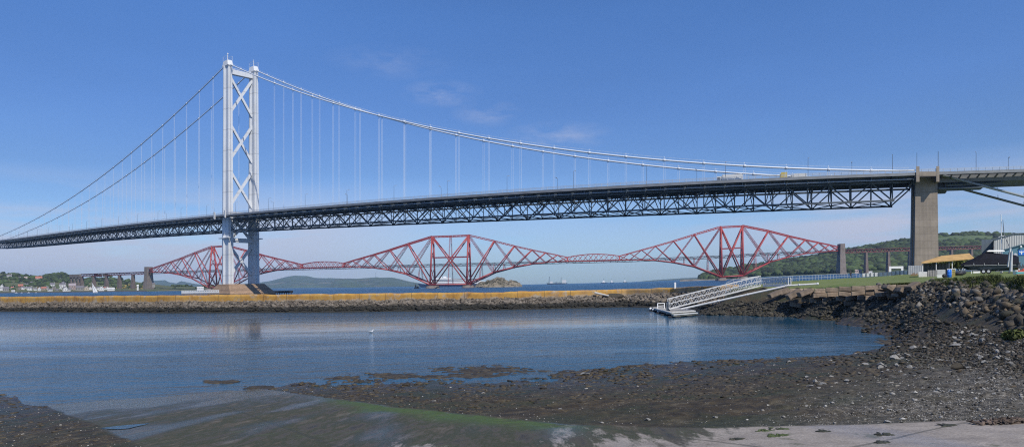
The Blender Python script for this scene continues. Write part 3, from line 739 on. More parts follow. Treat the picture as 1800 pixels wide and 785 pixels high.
# smaller bank rubble
g = np.random.default_rng(77); nn = 16000
x = g.uniform(1540, 1860, nn); r = g.uniform(24, 90, nn)
e_ = np.interp(x, [1540, 1560, 1600, 1640, 1660, 1700, 1750, 1800, 1840], [90, 88, 80, 77, 71, 60, 53, 44.5, 40])
k = (e_ - r > .2) & (e_ - r < 17 * g.random(nn) ** .6 + 1); x = x[k]; r = r[k]; z, _ = terrain(x, r)
sz = g.uniform(.07, .24, len(x)) * (1 + (g.random(len(x)) > .9))
pts = np.stack([r * (x - 900) / F + T * (z - H), r, z + sz * .3], -1)
V, Fc = blobs(pts, np.stack([sz * 1.3, sz, sz * .75], -1), ROCKS1, seed=15, tilt=2)
o = big_mesh('bank_rubble', V, Fc, M_ROCK); tag(o, 'broken dark rubble spilling down from the turf edge to the shore', 'rubble', kind='stuff')

# ------------------------------------------------------------------ suspension bridge
XN, D0, S0 = 1523.4, 293.0, -20.2
def bxo(s, off): return XN - F * math.atan((s + S0) / (D0 + off))
def bro(s, off): return math.hypot(D0 + off, s + S0)
def Bp(s, off, z): return W(bxo(s, off), bro(s, off), z)
def sz_of(x, y, off):
    s = (D0 + off) * math.tan((XN - x) / F) - S0
    return s, float(Zy(x, y, math.hypot(D0 + off, s + S0)))
_c = [(455, 132.5), (704, 212.5), (753, 224), (804.5, 233.8), (860, 243), (916.7, 253), (972, 261.5), (1036.7, 270), (1101, 276), (1169, 282.6), (1239, 288), (1309, 293), (1382, 296.5), (1456, 298), (1530, 299.5), (1604, 299)]
_a = np.array([sz_of(x, y, 0) for x, y in _c] + [(418, 168.5)] * 3); PS = np.polyfit(_a[:, 0], _a[:, 1], 2)
_m = [(0, 415), (88, 370.6), (120, 351), (181, 311.5), (246, 256), (289.6, 216.7), (339, 171), (364.6, 145.7), (390, 122)]
_a = np.array([sz_of(x, y, 0) for x, y in _m] + [(418, 168.5)] * 3); PM = np.polyfit(_a[:, 0], _a[:, 1], 3)
_d = [(0, 421), (120, 404.5), (360, 380.5), (500, 364), (600, 354.5), (700, 345), (900, 333.5), (1100, 321.5), (1200, 315.5), (1400, 306.5), (1570, 301.3), (1604, 300), (1650, 298), (1800, 289.5)]
_a = np.array([sz_of(x, y, -6.5) for x, y in _d]); PD = np.polyfit(_a[:, 0], _a[:, 1], 4)
def zc(s): return float(np.polyval(PS, s)) if s < 418 else float(np.polyval(PM, s))
def zd(s): return float(np.polyval(PD, min(s, 1000)))
ST = 418.0
rb = thing('suspension_bridge', 'tall grey suspension road bridge sweeping across the water on a single pale tower', 'bridge', Bp(ST, 12, 2))
# tower
tw = MB()
def legsec(z, off, top=169.5):
    t = max(0, min(1, (z - 9) / 160)); a = 4.1 - 1.0 * t; b = 2.3 - .5 * t
    return [Bp(ST - a, off - b, z), Bp(ST + a, off - b, z), Bp(ST + a, off + b, z), Bp(ST - a, off + b, z)]
tower = MB()
tower.bar(Bp(ST, 2, 163), Bp(ST, 22, 163), 3.2, 3.4); tower.bar(Bp(ST, 0, 60), Bp(ST, 24, 60), 4, 3); tower.bar(Bp(ST, 0, 41), Bp(ST, 24, 41), 4, 3)
for off in (-3, 27):
    tower.bar(Bp(ST - 6, off, 42.5), Bp(ST + 6, off, 42.5), 1.6, .6)
for q in range(16):
    o_ = 2.5 + q * 1.25
    tower.bar(Bp(ST, o_, 164.6), Bp(ST, o_, 166), .12); 
tower.bar(Bp(ST, 2, 166), Bp(ST, 22, 166), .15)
tow = tower.build('tower', M_TOWER, rb)
for off in (0, 24):
    l = MB(); zs_ = [9, 40, 80, 120, 150, 166.5]
    for i in range(len(zs_) - 1):
        a = legsec(zs_[i], off); b = legsec(zs_[i + 1], off); l.hexa(a + b)
    # raised cover plates on the outer faces
    for i in range(len(zs_) - 1):
        t0 = (zs_[i] - 9) / 160; t1 = (zs_[i + 1] - 9) / 160
        l.bar(Bp(ST, off - 2.35 + .5 * t0, zs_[i] + .02), Bp(ST, off - 2.35 + .5 * t1, zs_[i + 1]), 3.0, .35, up=(0, 1, 0))
        l.bar(Bp(ST - 4.15 + 1.0 * t0, off, zs_[i] + .02), Bp(ST - 4.15 + 1.0 * t1, off, zs_[i + 1]), 1.4, .3, up=(1, 0, 0))
    l.build('leg', M_TOWER, tow)
    s_ = MB(); c0 = [Bp(ST - 3.6, off - 2.6, 166.5), Bp(ST + 3.6, off - 2.6, 166.5), Bp(ST + 3.6, off + 2.6, 166.5), Bp(ST - 3.6, off + 2.6, 166.5)]
    c1 = [Bp(ST - 2.2, off - 1.9, 170.5), Bp(ST + 2.2, off - 1.9, 170.5), Bp(ST + 2.2, off + 1.9, 170.5), Bp(ST - 2.2, off + 1.9, 170.5)]
    s_.hexa(c0 + c1)
    for ds in (-2.6, 2.6):
        for do in (-2.2, 2.2): s_.bar(Bp(ST + ds, off + do, 166.5), Bp(ST + ds, off + do, 173.6), .14)
    for z_ in (171.8, 173.5):
        for do in (-2.2, 2.2): s_.bar(Bp(ST - 2.6, off + do, z_), Bp(ST + 2.6, off + do, z_), .14)
    s_.tube(Bp(ST, off, 170.4), Bp(ST, off, 175.2), .22); s_.tube(Bp(ST, off, 175), Bp(ST, off, 176.2), .07)
    s_.build('saddle_housing', M_TOWER, tow)
lt = MB(); lt.ball(Bp(ST, 0, 175.6), .55); lt.build('beacon', M_WHITE, tow)
for za, zb_ in [(160, 133), (126, 99), (92, 65.5), (60, 40.5), (37, 15)]:
    br = MB(); w_ = 1.5
    br.bar(Bp(ST, 1.6, za), Bp(ST, 22.4, zb_), w_, w_ * 1.1); br.build('cross_brace', M_TOWER, tow)
    br = MB(); br.bar(Bp(ST - .05, 1.6, zb_), Bp(ST - .05, 22.4, za), w_, w_ * 1.15); br.build('cross_brace', M_TOWER, tow)
# concrete base of the tower
b = MB()
def rect(s0, s1, o0, o1, z): return [Bp(s0, o0, z), Bp(s1, o0, z), Bp(s1, o1, z), Bp(s0, o1, z)]
b.hexa(rect(ST - 15, ST + 13, -9, 33, -1) + rect(ST - 15, ST + 13, -9, 33, 2.5))
b.hexa(rect(ST - 15, ST + 13, -9, 33, 2.5) + rect(ST - 7, ST + 6, -4.5, 28.5, 9.2))
b.build('tower_base', M_CONCP, rb)
# main cables
def ctube(off, s0, s1, n_=60):
    return [Bp(s, off, zc(s)) for s in np.linspace(s0, s1, n_)]
cabs = []
for off in (0, 24):
    c = MB(); c.path(ctube(off, 0, ST - .1, 70), .42, 8); c.path(ctube(off, ST + .1, 1003, 90), .40, 8)
    k = 1
    while k * 18.288 < 408:
        s = k * 18.288; c.tube(Bp(s - .6, off, zc(s - .6)), Bp(s + .6, off, zc(s + .6)), .62); c.bar(Bp(s, off, zc(s)), Bp(s, off, zc(s) + 1.7), .12); k += 1
    for k in range(1, 30):
        s = ST + k * 18.288; c.tube(Bp(s - .6, off, zc(s - .6)), Bp(s + .6, off, zc(s + .6)), .6)
    # hand strands above the cable
    for dz_ in (1.25,):
        c.path([Bp(s, off - .3, zc(s) + dz_) for s in np.linspace(2, ST - 4, 60)], .05, 4)
        c.path([Bp(s, off - .3, zc(s) + dz_) for s in np.linspace(ST + 4, 990, 60)], .05, 4)
    # anchor side, falling under the approach deck
    x0, y0_, x1, y1_ = ((1660, 309.5, 1800, 346) if off == 0 else (1664, 325.5, 1800, 361.7))
    p0 = sz_of(x0, y0_, off); p1 = sz_of(x1, y1_, off)
    q0 = Vector(Bp(p0[0], off, p0[1])); q1 = Vector(Bp(p1[0], off, p1[1])); c2_ = MB(); c2_.path([Bp(-9, off, p0[1] + 1.2), q0, q1, q1 + (q1 - q0) * .45], .55, 8)
    for t_ in (.33, .66, 1.0):
        pp = q0.lerp(q1, t_); c2_.bar(pp, pp + Vector((0, 0, 1.8)), .15)
    c2_.build('backstay', mat('deck_shaded_cable_paint', (.26, .29, .31), .6, var=.1) if off == 0 else M_DGREY, rb, True)  # shade of the deck above is put into both cable colours
    cabs.append(c.build('main_cable', M_CABLE, rb, True))
# hangers
nh = 0
for off in (0, 24):
    for k in list(range(1, 22)) + list(range(101, 129)):
        s = k * 18.288 if k < 100 else ST + (k - 100) * 18.288
        if bxo(s, off) < -40: continue
        zt = zc(s); zb_ = zd(s) - 2.0
        if zt - zb_ < 1.2: continue
        h_ = MB()
        for ds in (-.42, .42): h_.bar(Bp(s + ds, off, zb_), Bp(s + ds, off, zt), .085)
        h_.build('hanger', M_HANG, rb); nh += 1
# deck
NP = [9.144 * i for i in range(0, 111)]
SD = [-130, -100, -70, -45, -25, -10] + NP
def strip(mb, o0, o1, z0, z1, ss):
    """continuous beam of rectangular section, z relative to the rail top"""
    vs = []
    for s in ss:
        z = zd(s); vs += [Bp(s, o0, z + z0), Bp(s, o1, z + z0), Bp(s, o1, z + z1), Bp(s, o0, z + z1)]
    fs = []
    for i in range(len(ss) - 1):
        for j in range(4): fs.append((i * 4 + j, i * 4 + (j + 1) % 4, (i + 1) * 4 + (j + 1) % 4, (i + 1) * 4 + j))
    fs += [(0, 1, 2, 3), tuple(range(len(ss) * 4 - 4, len(ss) * 4))[::-1]]
    mb.add(vs, fs)
dk = MB(); strip(dk, 2.5, 21.5, -1.9, -1.4, SD); strip(dk, -6.5, -1.2, -1.95, -1.45, SD); strip(dk, 25.2, 30.5, -1.95, -1.45, SD)
deck = dk.build('deck', M_ASPH, rb)
fa = MB()
for o_ in (-6.75, 30.6): strip(fa, o_, o_ + .2, -2.5, -1.25, SD)
fa.build('edge_beam', M_FASC, deck)
rl = MB()
for o_ in (-6.7, 30.6, 2.6, 21.4):
    for z0 in (-.08, -.45, -.85): strip(rl, o_, o_ + .09, z0, z0 + .13, SD)
    for s in np.arange(-128, 1000, 3.05):
        z = zd(s); rl.bar(Bp(s, o_, z - 1.4), Bp(s, o_, z), .13)
rl.build('railing', M_RAILM, deck)
pp = MB()
strip(pp, -5.4, -5.2, -4.0, -3.75, NP); 
for s in NP[::2]: pp.bar(Bp(s, -5.3, zd(s) - 2.4), Bp(s, -5.3, zd(s) - 3.8), .12)
pp.build('service_rail', M_RAILM, deck)
fb = MB()
for i, s in enumerate(NP):
    z = zd(s)
    fb.bar(Bp(s, -5.9, z - 2.4), Bp(s, 29.9, z - 2.4), .4, .9)
    fb.bar(Bp(s, -.2, z - 3.9), Bp(s, 24.2, z - 3.9), .35, .5)
    for o_ in range(0, 24, 4):
        fb.bar(Bp(s, o_, z - 3.9), Bp(s, o_ + 2, z - 2.6), .2); fb.bar(Bp(s, o_ + 4, z - 3.9), Bp(s, o_ + 2, z - 2.6), .2)
    fb.bar(Bp(s, 0, z - 5.4), Bp(s, -5.6, z - 2.6), .3)
    fb.bar(Bp(s, 24, z - 5.4), Bp(s, 29.6, z - 2.6), .3)
for o_ in (-3.6, 3, 6, 9, 12, 15, 18, 21, 27.6): strip(fb, o_ - .15, o_ + .15, -2.9, -1.97, NP)
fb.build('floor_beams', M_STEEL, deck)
ZT, ZB = -4.2, -12.0
for off in (0, 24):
    t = MB()
    strip(t, off - .35, off + .35, ZT - .45, ZT + .35, NP)
    strip(t, off - .35, off + .35, ZB - .35, ZB + .35, NP[1:])
    for i in range(1, len(NP)):
        s = NP[i]; z = zd(s)
        t.bar(Bp(s, off, z + ZB), Bp(s, off, z + ZT), .38)
        if i % 2 == 1:
            for j in (i - 1, i + 1):
                if 0 <= j < len(NP): t.bar(Bp(s, off, z + ZB), Bp(NP[j], off, zd(NP[j]) + ZT), .46)
            if i < 60:
                t.bar(Bp(s - .9, off - .38, z + ZB + .1), Bp(s + .9, off - .38, z + ZB + .1), .08, 1.2)
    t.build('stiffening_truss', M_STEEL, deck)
t = MB()
for i in range(1, len(NP)):
    s = NP[i]; z = zd(s); t.bar(Bp(s, 0, z + ZB), Bp(s, 24, z + ZB), .3)
    t.bar(Bp(s, 0, z + ZB + .1), Bp(s, 12, z - 4.1), .3); t.bar(Bp(s, 24, z + ZB + .1), Bp(s, 12, z - 4.1), .3)
    t.bar(Bp(s, 0, z - 7.5), Bp(s, 6, z - 4.1), .22); t.bar(Bp(s, 24, z - 7.5), Bp(s, 18, z - 4.1), .22)
    if i % 2 == 1 and i + 2 < len(NP):
        s2 = NP[i + 2]; z2 = zd(s2); t.bar(Bp(s, 0, z + ZB), Bp(s2, 24, z2 + ZB), .34); t.bar(Bp(s, 24, z + ZB), Bp(s2, 0, z2 + ZB), .34)
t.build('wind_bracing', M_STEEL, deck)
# white brackets round the tower foot at deck level
t = MB()
for ds in (-6.5, 6.5):
    z = zd(ST); t.hexa([Bp(ST + ds - .8, -7.6, z - 4), Bp(ST + ds + .8, -7.6, z - 3.2), Bp(ST + ds + .8, -6.9, z - 3.2), Bp(ST + ds - .8, -6.9, z - 4), Bp(ST + ds - .8, -7.6, z + 1.2), Bp(ST + ds + .8, -7.6, z + 1.6), Bp(ST + ds + .8, -6.9, z + 1.6), Bp(ST + ds - .8, -6.9, z + 1.2)])
t.build('deck_bracket', M_WHITE2, deck)
# approach girder right of the concrete pier
t = MB()
for o_ in (.5, 21.5): strip(t, o_, o_ + 2, -4.9, -1.98, [-170, -130, -100, -70, -45, -25, -10.5])
strip(t, 2.55, 21.45, -4.8, -4.5, [-170, -130, -100, -70, -45, -25, -10.5])
for s in np.arange(-160, -10, 4.): t.bar(Bp(s, -5.9, zd(s) - 2.3), Bp(s, .5, zd(s) - 2.9), .3, .8)
t.build('approach_girder', mat('approach_girder_steel', (.15, .155, .16), .6, var=.12, scale=.2), rb)
t = MB(); strip(t, 1, 8, -6.6, -6.2, [-40, -30, -15]); strip(t, -2, 6, -8.0, -7.5, [-30, -22, -10.6]); strip(t, 6, 12, -8.4, -4.95, [-15, -10.6])
for s in (-30, -22, -14): t.bar(Bp(s, 2, zd(s) - 7.8), Bp(s, 2, zd(s) - 4.8), .2)
t.build('access_gantry', M_STEEL, rb)
# concrete side tower
t = MB(); zt = zd(-5) - 2.6
def conc(o0, o1, s0, s1, z0, z1, k0=0.): return rect(s0 - k0, s1 + k0, o0 - k0, o1 + k0, z0) + rect(s0, s1, o0, o1, z1)
t.hexa(conc(-.8, 8.5, -10.2, -.8, 5, zt - .01, .6))
t.hexa(conc(18.5, 28.5, -10.2, -.8, 5, zt - .01, .6))
t.hexa(conc(8.6, 18.4, -9.6, -1.4, 6, 9.5, 0)); t.hexa(conc(8.6, 18.4, -9.6, -1.4, zt - 6, zt - .02, 0))
side = t.build('side_tower', M_CONC, rb)
t = MB()
for s0, s1 in ((-2.0, -.6), (-10.4, -9.1)):
    t.hexa(rect(s0, s1, -7.2, -6.8, zd(-5) - 5.4) + rect(s0, s1, -7.2, -6.8, zd(-5) + 1.1)); t.hexa(rect(s0, s1, -6.79, -.9, zd(-5) - 5.2) + rect(s0, s1, -6.79, -.9, zd(-5) - 2.62))
t.hexa(rect(-9.05, -2.05, -7.15, -6.9, zd(-5) - 3.0) + rect(-9.05, -2.05, -7.15, -6.9, zd(-5) - 1.1))
t.build('pilaster', M_CONC, side)
t = MB(); t.tube(Bp(-.9, -7, zd(0) + 1), Bp(-.9, -7, zd(0) + 7.0), .07); t.tube(Bp(-9.9, -7, zd(0) + 1), Bp(-9.9, -7, zd(0) + 7.5), .10)
t.build('mast', M_STEEL, side)
# lamp posts and vehicles on the deck
def lamp(s, off, lab, grp, sgn):
    o = thing('street_lamp', lab, 'street lamp', Bp(s, off, zd(s) - 1.4), grp)
    z = zd(s) - 1.4; t = MB(); t.tube(Bp(s, off, z), Bp(s, off, z + 9.5), .11, .07, 6)
    t.build('pole', M_DGREY, o)
    t = MB(); t.bar(Bp(s, off, z + 9.5), Bp(s, off + sgn * 1.6, z + 9.8), .12); t.bar(Bp(s, off + sgn * 1.1, z + 9.75), Bp(s, off + sgn * 2.2, z + 9.95), .4, .18)
    t.build('lamp_head', M_GREYM, o)
    return o
for i in range(-3, 27):
    s = 18.288 * 2 * i + 9
    if -12 < s < 2: continue
    if bxo(s, 2) > -20: lamp(s, 2.2, 'slim lamp post standing along the bridge deck', 'lamp posts along the bridge deck', 1)
    if bxo(s + 18, 22) > -20 and i % 2 == 0: lamp(s + 18, 21.8, 'slim lamp post standing along the bridge deck', 'lamp posts along the bridge deck', -1)
def vehicle(name, lab, cat, s0, ln, hgt, m1, m2, off=4.5):
    z = zd(s0) - 1.38; o = thing(name, lab, cat, Bp(s0, off, z))
    t = MB(); t.hexa(rect(s0, s0 + ln * .78, off - 1.25, off + 1.25, z + 1.0) + rect(s0, s0 + ln * .78, off - 1.25, off + 1.25, z + hgt)); t.build('body', m1, o)
    t = MB(); t.hexa(rect(s0 + ln * .80, s0 + ln, off - 1.2, off + 1.2, z + .7) + rect(s0 + ln * .80, s0 + ln * .97, off - 1.1, off + 1.1, z + hgt * .84)); cb = t.build('cab', m2, o)
    t = MB(); t.hexa(rect(s0 + ln * .86, s0 + ln * .95, off - 1.27, off - 1.22, z + hgt * .5) + rect(s0 + ln * .86, s0 + ln * .95, off - 1.27, off - 1.14, z + hgt * .75)); t.build('window', M_GLASS, cb)
    for f_ in (.12, .22, .7, .9):
        for sd in (-1, 1):
            t = MB(); t.tube(Bp(s0 + ln * f_, off + sd * 1.0, z + .5), Bp(s0 + ln * f_, off + sd * 1.28, z + .5), .5, n=12); t.build('wheel', M_BLACK, o)
vehicle('lorry', 'long white lorry crossing the bridge deck', 'lorry', 75, 11.5, 4.0, M_WHITE2, M_WHITE2)
vehicle('van', 'yellow works van on the bridge deck near the concrete pier', 'van', 55, 3.2, 3.9, M_YEL, M_YEL)
vehicle('flatbed_lorry', 'pale low lorry right behind the yellow van on the deck', 'lorry', 46.5, 7, 3.1, M_WHITE2, M_WHITE2)

# ------------------------------------------------------------------ red cantilever railway bridge
XR, U0, DR = 1118.5, 387.8, 1390.0
def Rp(u, v, z):
    x = XR + F * math.atan((u - U0) / (DR + v)); r = math.hypot(DR + v, u - U0)
    return W(x, r, float(E(x, r)) + z)
cb_ = thing('cantilever_bridge', 'red steel railway bridge with three diamond cantilevers in the distance', 'bridge', Rp(0, 0, 0))
NO = [0, 55, 97.3, 134.1, 162.5, 186.9, 207.3]
NB = [7.5, 31, 41, 46.5, 48.7, 49.7, 50]; NT = [110, 96, 84.5, 75.5, 69, 63.5, 58.5]
def hwb(d): return 18.3 + (4.9 - 18.3) * d / 207.3
def hwt(d): return 5.0 + (3.4 - 5.0) * d / 207.3
def hw(d, z, zb_, zt): return hwb(d) + (hwt(d) - hwb(d)) * (z - zb_) / (zt - zb_)
def lattice(mb, p, q, depth, w=.55, up=(0, 0, 1)):
    w *= 1.35
    p = Vector(p); q = Vector(q); d = (q - p).normalized(); n_ = d.cross(Vector((0, 1, 0))).normalized() * depth / 2
    mb.bar(p - n_, q - n_, w, w); mb.bar(p + n_, q + n_, w, w)
    L_ = (q - p).length; k = max(2, int(L_ / (depth * 1.6)))
    for i in range(k):
        a = p.lerp(q, i / k); b = p.lerp(q, (i + 1) / k); sg = 1 if i % 2 else -1
        mb.bar(a + n_ * sg, b - n_ * sg, w * .45, w * .45)
def cantilever(uc, half, label=None):
    base = MB()
    for q in (-half, half): lattice(base, Rp(uc + q, -18.3, 7.5), Rp(uc + q, 18.3, 7.5), 2.5)
    lattice(base, Rp(uc - half, -18.3, 7.5), Rp(uc + half, 18.3, 7.5), 2); 
    root = base.build('cantilever', M_RED, cb_)
    for q in (-half, half):
        for v in (-1, 1):
            l = MB(); l.tube(Rp(uc + q, v * 18.3, 6), Rp(uc + q, v * 5, 110), 1.9, 1.75, 10); l.build('tower_leg', M_RED, root, True)
        x_ = MB()
        for za, zb_ in ((12, 45), (56, 82), (82, 108)):
            wa = 18.3 + (5 - 18.3) * (za - 7.5) / 102.5; wb_ = 18.3 + (5 - 18.3) * (zb_ - 7.5) / 102.5
            x_.bar(Rp(uc + q, -wa, za), Rp(uc + q, wb_, zb_), .9); x_.bar(Rp(uc + q, wa, za), Rp(uc + q, -wb_, zb_), .9)
        x_.build('wind_brace', M_REDD, root)
    lb_ = MB()
    for v in (-1, 1):
        st = MB(); ti = MB(); tc = MB(); bc = MB(); bc.tube(Rp(uc - half, v * 18.3, 7.5), Rp(uc + half, v * 18.3, 7.5), 1.6)
        # central tower panel
        for a, b_ in ((-1, 1), (1, -1)):
            st.tube(Rp(uc + a * half, v * 18.3, 8), Rp(uc + b_ * half, v * 5, 108.5), 1.35)
        lattice(tc, Rp(uc - half, v * 5, 109.3), Rp(uc + half, v * 5, 109.3), 2.6, .8)
        ti.bar(Rp(uc - half, v * 11, 65), Rp(uc + half, v * 11, 65), .8, 1.9)
        if half > 30:
            lattice(ti, Rp(uc, v * 5, 107.5), Rp(uc, v * 11.6, 59), 1.6, .5); lattice(ti, Rp(uc, v * 11.6, 59), Rp(uc, v * 18.3, 8), 1.6, .5)
        for sd in (-1, 1):
            for i in range(6):
                d0, d1 = NO[i], NO[i + 1]; u0_ = uc + sd * (half + d0); u1_ = uc + sd * (half + d1)
                r0_ = 1.75 - .2 * i; r1_ = 1.75 - .2 * (i + 1)
                bc.tube(Rp(u0_, v * hwb(d0), NB[i]), Rp(u1_, v * hwb(d1), NB[i + 1]), max(.75, r0_ * .92), max(.75, r1_ * .92))
                lattice(tc, Rp(u0_, v * hwt(d0), NT[i]), Rp(u1_, v * hwt(d1), NT[i + 1]), 2.9 - .35 * i, .85 - .05 * i)
                st.tube(Rp(u0_, v * hwb(d0), NB[i]), Rp(u1_, v * hwt(d1), NT[i + 1]), max(.55, 1.25 - .15 * i))
                lattice(ti, Rp(u0_, v * hwt(d0), NT[i]), Rp(u1_, v * hwb(d1), NB[i + 1]), max(.9, 2.2 - .28 * i), max(.35, .55 - .03 * i))
        for sd in (-1, 1):
            for i in range(1, 7):
                u_ = uc + sd * (half + NO[i])
                if NB[i] < 45: lattice(ti, Rp(u_, v * hwb(NO[i]), NB[i]), Rp(u_, v * 4, 48), 1.4, .35)
            um = uc + sd * (half + 27); lattice(ti, Rp(um, v * 14.5, 20), Rp(um, v * 5, 48), 2.0, .45)
            um = uc + sd * (half + 76); lattice(ti, Rp(um, v * 11, 37), Rp(um, v * 4, 48), 1.3, .35)
        tc.build('top_chord', M_RED, root); bc.build('bottom_chord', M_RED, root, True); st.build('strut', M_RED, root, True); ti.build('tie', M_REDD, root)
    for sd in (-1, 1):
        for i in range(1, 7):
            d0 = NO[i]; u_ = uc + sd * (half + d0)
            lb_.bar(Rp(u_, -hwb(d0), NB[i]), Rp(u_, hwb(d0), NB[i]), .9)
            lb_.bar(Rp(u_, -hwt(d0), NT[i]), Rp(u_, hwt(d0), NT[i]), .8)
            if i < 6:
                lb_.bar(Rp(uc + sd * (half + NO[i - 1]), -hwb(NO[i - 1]), NB[i - 1]), Rp(u_, hwb(d0), NB[i]), .7)
                lb_.bar(Rp(uc + sd * (half + NO[i - 1]), hwb(NO[i - 1]), NB[i - 1]), Rp(u_, -hwb(d0), NB[i]), .7)
    lb_.build('lateral_bracing', M_REDD, root)
    # round masonry feet
    for q in (-half, half):
        for v in (-1, 1):
            p = MB()
            vs = []; n_ = 20
            for rr, z_ in ((10.5, -2), (9.6, 1.5), (8.0, 5.2), (8.2, 5.8)):
                for i in range(n_):
                    t_ = 2 * math.pi * i / n_; vs.append(Rp(uc + q + rr * math.cos(t_), v * 18.3 + rr * math.sin(t_), z_))
            fs = []
            for k in range(3):
                for i in range(n_): fs.append((k * n_ + i, k * n_ + (i + 1) % n_, (k + 1) * n_ + (i + 1) % n_, (k + 1) * n_ + i))
            fs += [tuple(range(60, 80))]
            p.add(vs, fs); p.build('masonry_foot', M_MASON, cb_)
cantilever(-583, 22.1); cantilever(0, 39.6); cantilever(583, 22.1)
for a, b_ in ((-353.6, -246.9), (246.9, 353.6)):
    t = MB(); n_ = 10
    for v in (-4.9, 4.9):
        vt = 3.4 * (1 if v > 0 else -1)
        def ztop(q): return 58.5 + 5.2 * (1 - (2 * q - 1) ** 2)
        for i in range(n_):
            q0, q1 = i / n_, (i + 1) / n_; u0_ = a + (b_ - a) * q0; u1_ = a + (b_ - a) * q1
            t.bar(Rp(u0_, v, 50), Rp(u1_, v, 50), .9, 1.5); t.bar(Rp(u0_, vt, ztop(q0)), Rp(u1_, vt, ztop(q1)), .9, 1.4)
            t.bar(Rp(u0_, v, 50), Rp(u1_, vt, ztop(q1)), .55); t.bar(Rp(u0_, vt, ztop(q0)), Rp(u1_, v, 50), .55)
        for e_ in (a, b_): t.bar(Rp(e_, v, 49), Rp(e_, vt, 58.8), 2.2, 2.2)
    t.build('suspended_span', M_RED, cb_)
t = MB(); us = list(np.arange(-812, 813, 14.5))
for i in range(len(us) - 1):
    u0_, u1_ = us[i], us[i + 1]
    t.hexa([Rp(u0_, -4.4, 48.6), Rp(u1_, -4.4, 48.6), Rp(u1_, 4.4, 48.6), Rp(u0_, 4.4, 48.6), Rp(u0_, -4.4, 49.4), Rp(u1_, -4.4, 49.4), Rp(u1_, 4.4, 49.4), Rp(u0_, 4.4, 49.4)])
    for v in (-4.5, 4.5):
        t.bar(Rp(u0_, v, 46.2), Rp(u1_, v, 46.2), .5, .8); t.bar(Rp(u0_, v, 51.2), Rp(u1_, v, 51.2), .4, .7)
        um = (u0_ + u1_) / 2; t.bar(Rp(u0_, v, 46.2), Rp(um, v, 51.2), .4); t.bar(Rp(um, v, 51.2), Rp(u1_, v, 46.2), .4)
t.build('rail_deck', M_TRACK, cb_)
def pier(u, w0, w1, dv0, dv1, zt, m_, zb_=-2):
    p = MB(); p.hexa([Rp(u - w0, -dv0, zb_), Rp(u + w0, -dv0, zb_), Rp(u + w0, dv0, zb_), Rp(u - w0, dv0, zb_), Rp(u - w1, -dv1, zt), Rp(u + w1, -dv1, zt), Rp(u + w1, dv1, zt), Rp(u - w1, dv1, zt)]); return p
for u_ in (-818, 818):
    p = pier(u_, 7.2, 5.6, 17, 12, 42, M_MASON); 
    for v0, v1 in ((-12, -6.2), (6.2, 12)):
        p.hexa([Rp(u_ - 5.5, v0, 42), Rp(u_ + 5.5, v0, 42), Rp(u_ + 5.5, v1, 42), Rp(u_ - 5.5, v1, 42), Rp(u_ - 5, v0, 65), Rp(u_ + 5, v0, 65), Rp(u_ + 5, v1, 65), Rp(u_ - 5, v1, 65)])
    p.hexa([Rp(u_ - 5, -6.1, 60), Rp(u_ + 5, -6.1, 60), Rp(u_ + 5, 6.1, 60), Rp(u_ - 5, 6.1, 60), Rp(u_ - 5, -6.1, 65), Rp(u_ + 5, -6.1, 65), Rp(u_ + 5, 6.1, 65), Rp(u_ - 5, 6.1, 65)])
    p.hexa([Rp(u_ - 8, -18, -3), Rp(u_ + 8, -18, -3), Rp(u_ + 8, 18, -3), Rp(u_ - 8, 18, -3), Rp(u_ - 7.8, -17.8, 3), Rp(u_ + 7.8, -17.8, 3), Rp(u_ + 7.8, 17.8, 3), Rp(u_ - 7.8, 17.8, 3)])
    p.build('end_pier', M_MASON, cb_)
for sd, n_ in ((-1, 5), (1, 8)):
    g = MB(); uu = np.arange(823, 823 + n_ * 51.2 + 1, 6.4) * sd
    for i in range(len(uu) - 1):
        for v in (-2.6, 2.6):
            g.bar(Rp(uu[i], v, 51.6), Rp(uu[i + 1], v, 51.6), .6, 1.9); g.bar(Rp(uu[i], v, 45.5), Rp(uu[i + 1], v, 45.5), .6, 1.3)
            a_, b_ = (45.5, 51.6) if i % 2 else (51.6, 45.5); g.bar(Rp(uu[i], v, a_), Rp(uu[i + 1], v, b_), .9)
        g.bar(Rp(uu[i], 0, 52), Rp(uu[i + 1], 0, 52), 8, .5)
    g.build('viaduct_girder', M_REDD if sd < 0 else mat('brown_red_girder', (.20, .06, .055), .6, var=.1), cb_)
    for k in range(1, n_ + 1):
        pier(sd * (823 + k * 51.2), 3.5, 2.2, 8, 5, 45, M_MASON, -2).build('viaduct_pier', mat('brown_masonry', (.165, .125, .10), .9, var=.2, scale=.15), cb_)
# masonry arches at the far left end
for k in range(3):
    u_ = -(823 + 5 * 51.2) - 6 - k * 15
    p = pier(u_ - 9, 2.4, 1.8, 5, 4, 40, M_MASON, 2); p.hexa([Rp(u_ - 15, -4, 44), Rp(u_, -4, 44), Rp(u_, 4, 44), Rp(u_ - 15, 4, 44), Rp(u_ - 15, -4, 52), Rp(u_, -4, 52), Rp(u_, 4, 52), Rp(u_ - 15, 4, 52)])
    for a_ in range(5):
        t0 = math.pi * a_ / 5; t1 = math.pi * (a_ + 1) / 5
        p.hexa([Rp(u_ - 1.5 - 6 + 6 * math.cos(t0), -4, 38 + 6 * math.sin(t0)), Rp(u_ - 7.5 + 6 * math.cos(t1), -4, 38 + 6 * math.sin(t1)), Rp(u_ - 7.5 + 6 * math.cos(t1), 4, 38 + 6 * math.sin(t1)), Rp(u_ - 7.5 + 6 * math.cos(t0), 4, 38 + 6 * math.sin(t0)), Rp(u_ - 7.5 + 6 * math.cos(t0), -4, 44), Rp(u_ - 7.5 + 6 * math.cos(t1), -4, 44), Rp(u_ - 7.5 + 6 * math.cos(t1), 4, 44), Rp(u_ - 7.5 + 6 * math.cos(t0), 4, 44)])
    p.build('viaduct_arch', M_MASON, cb_)

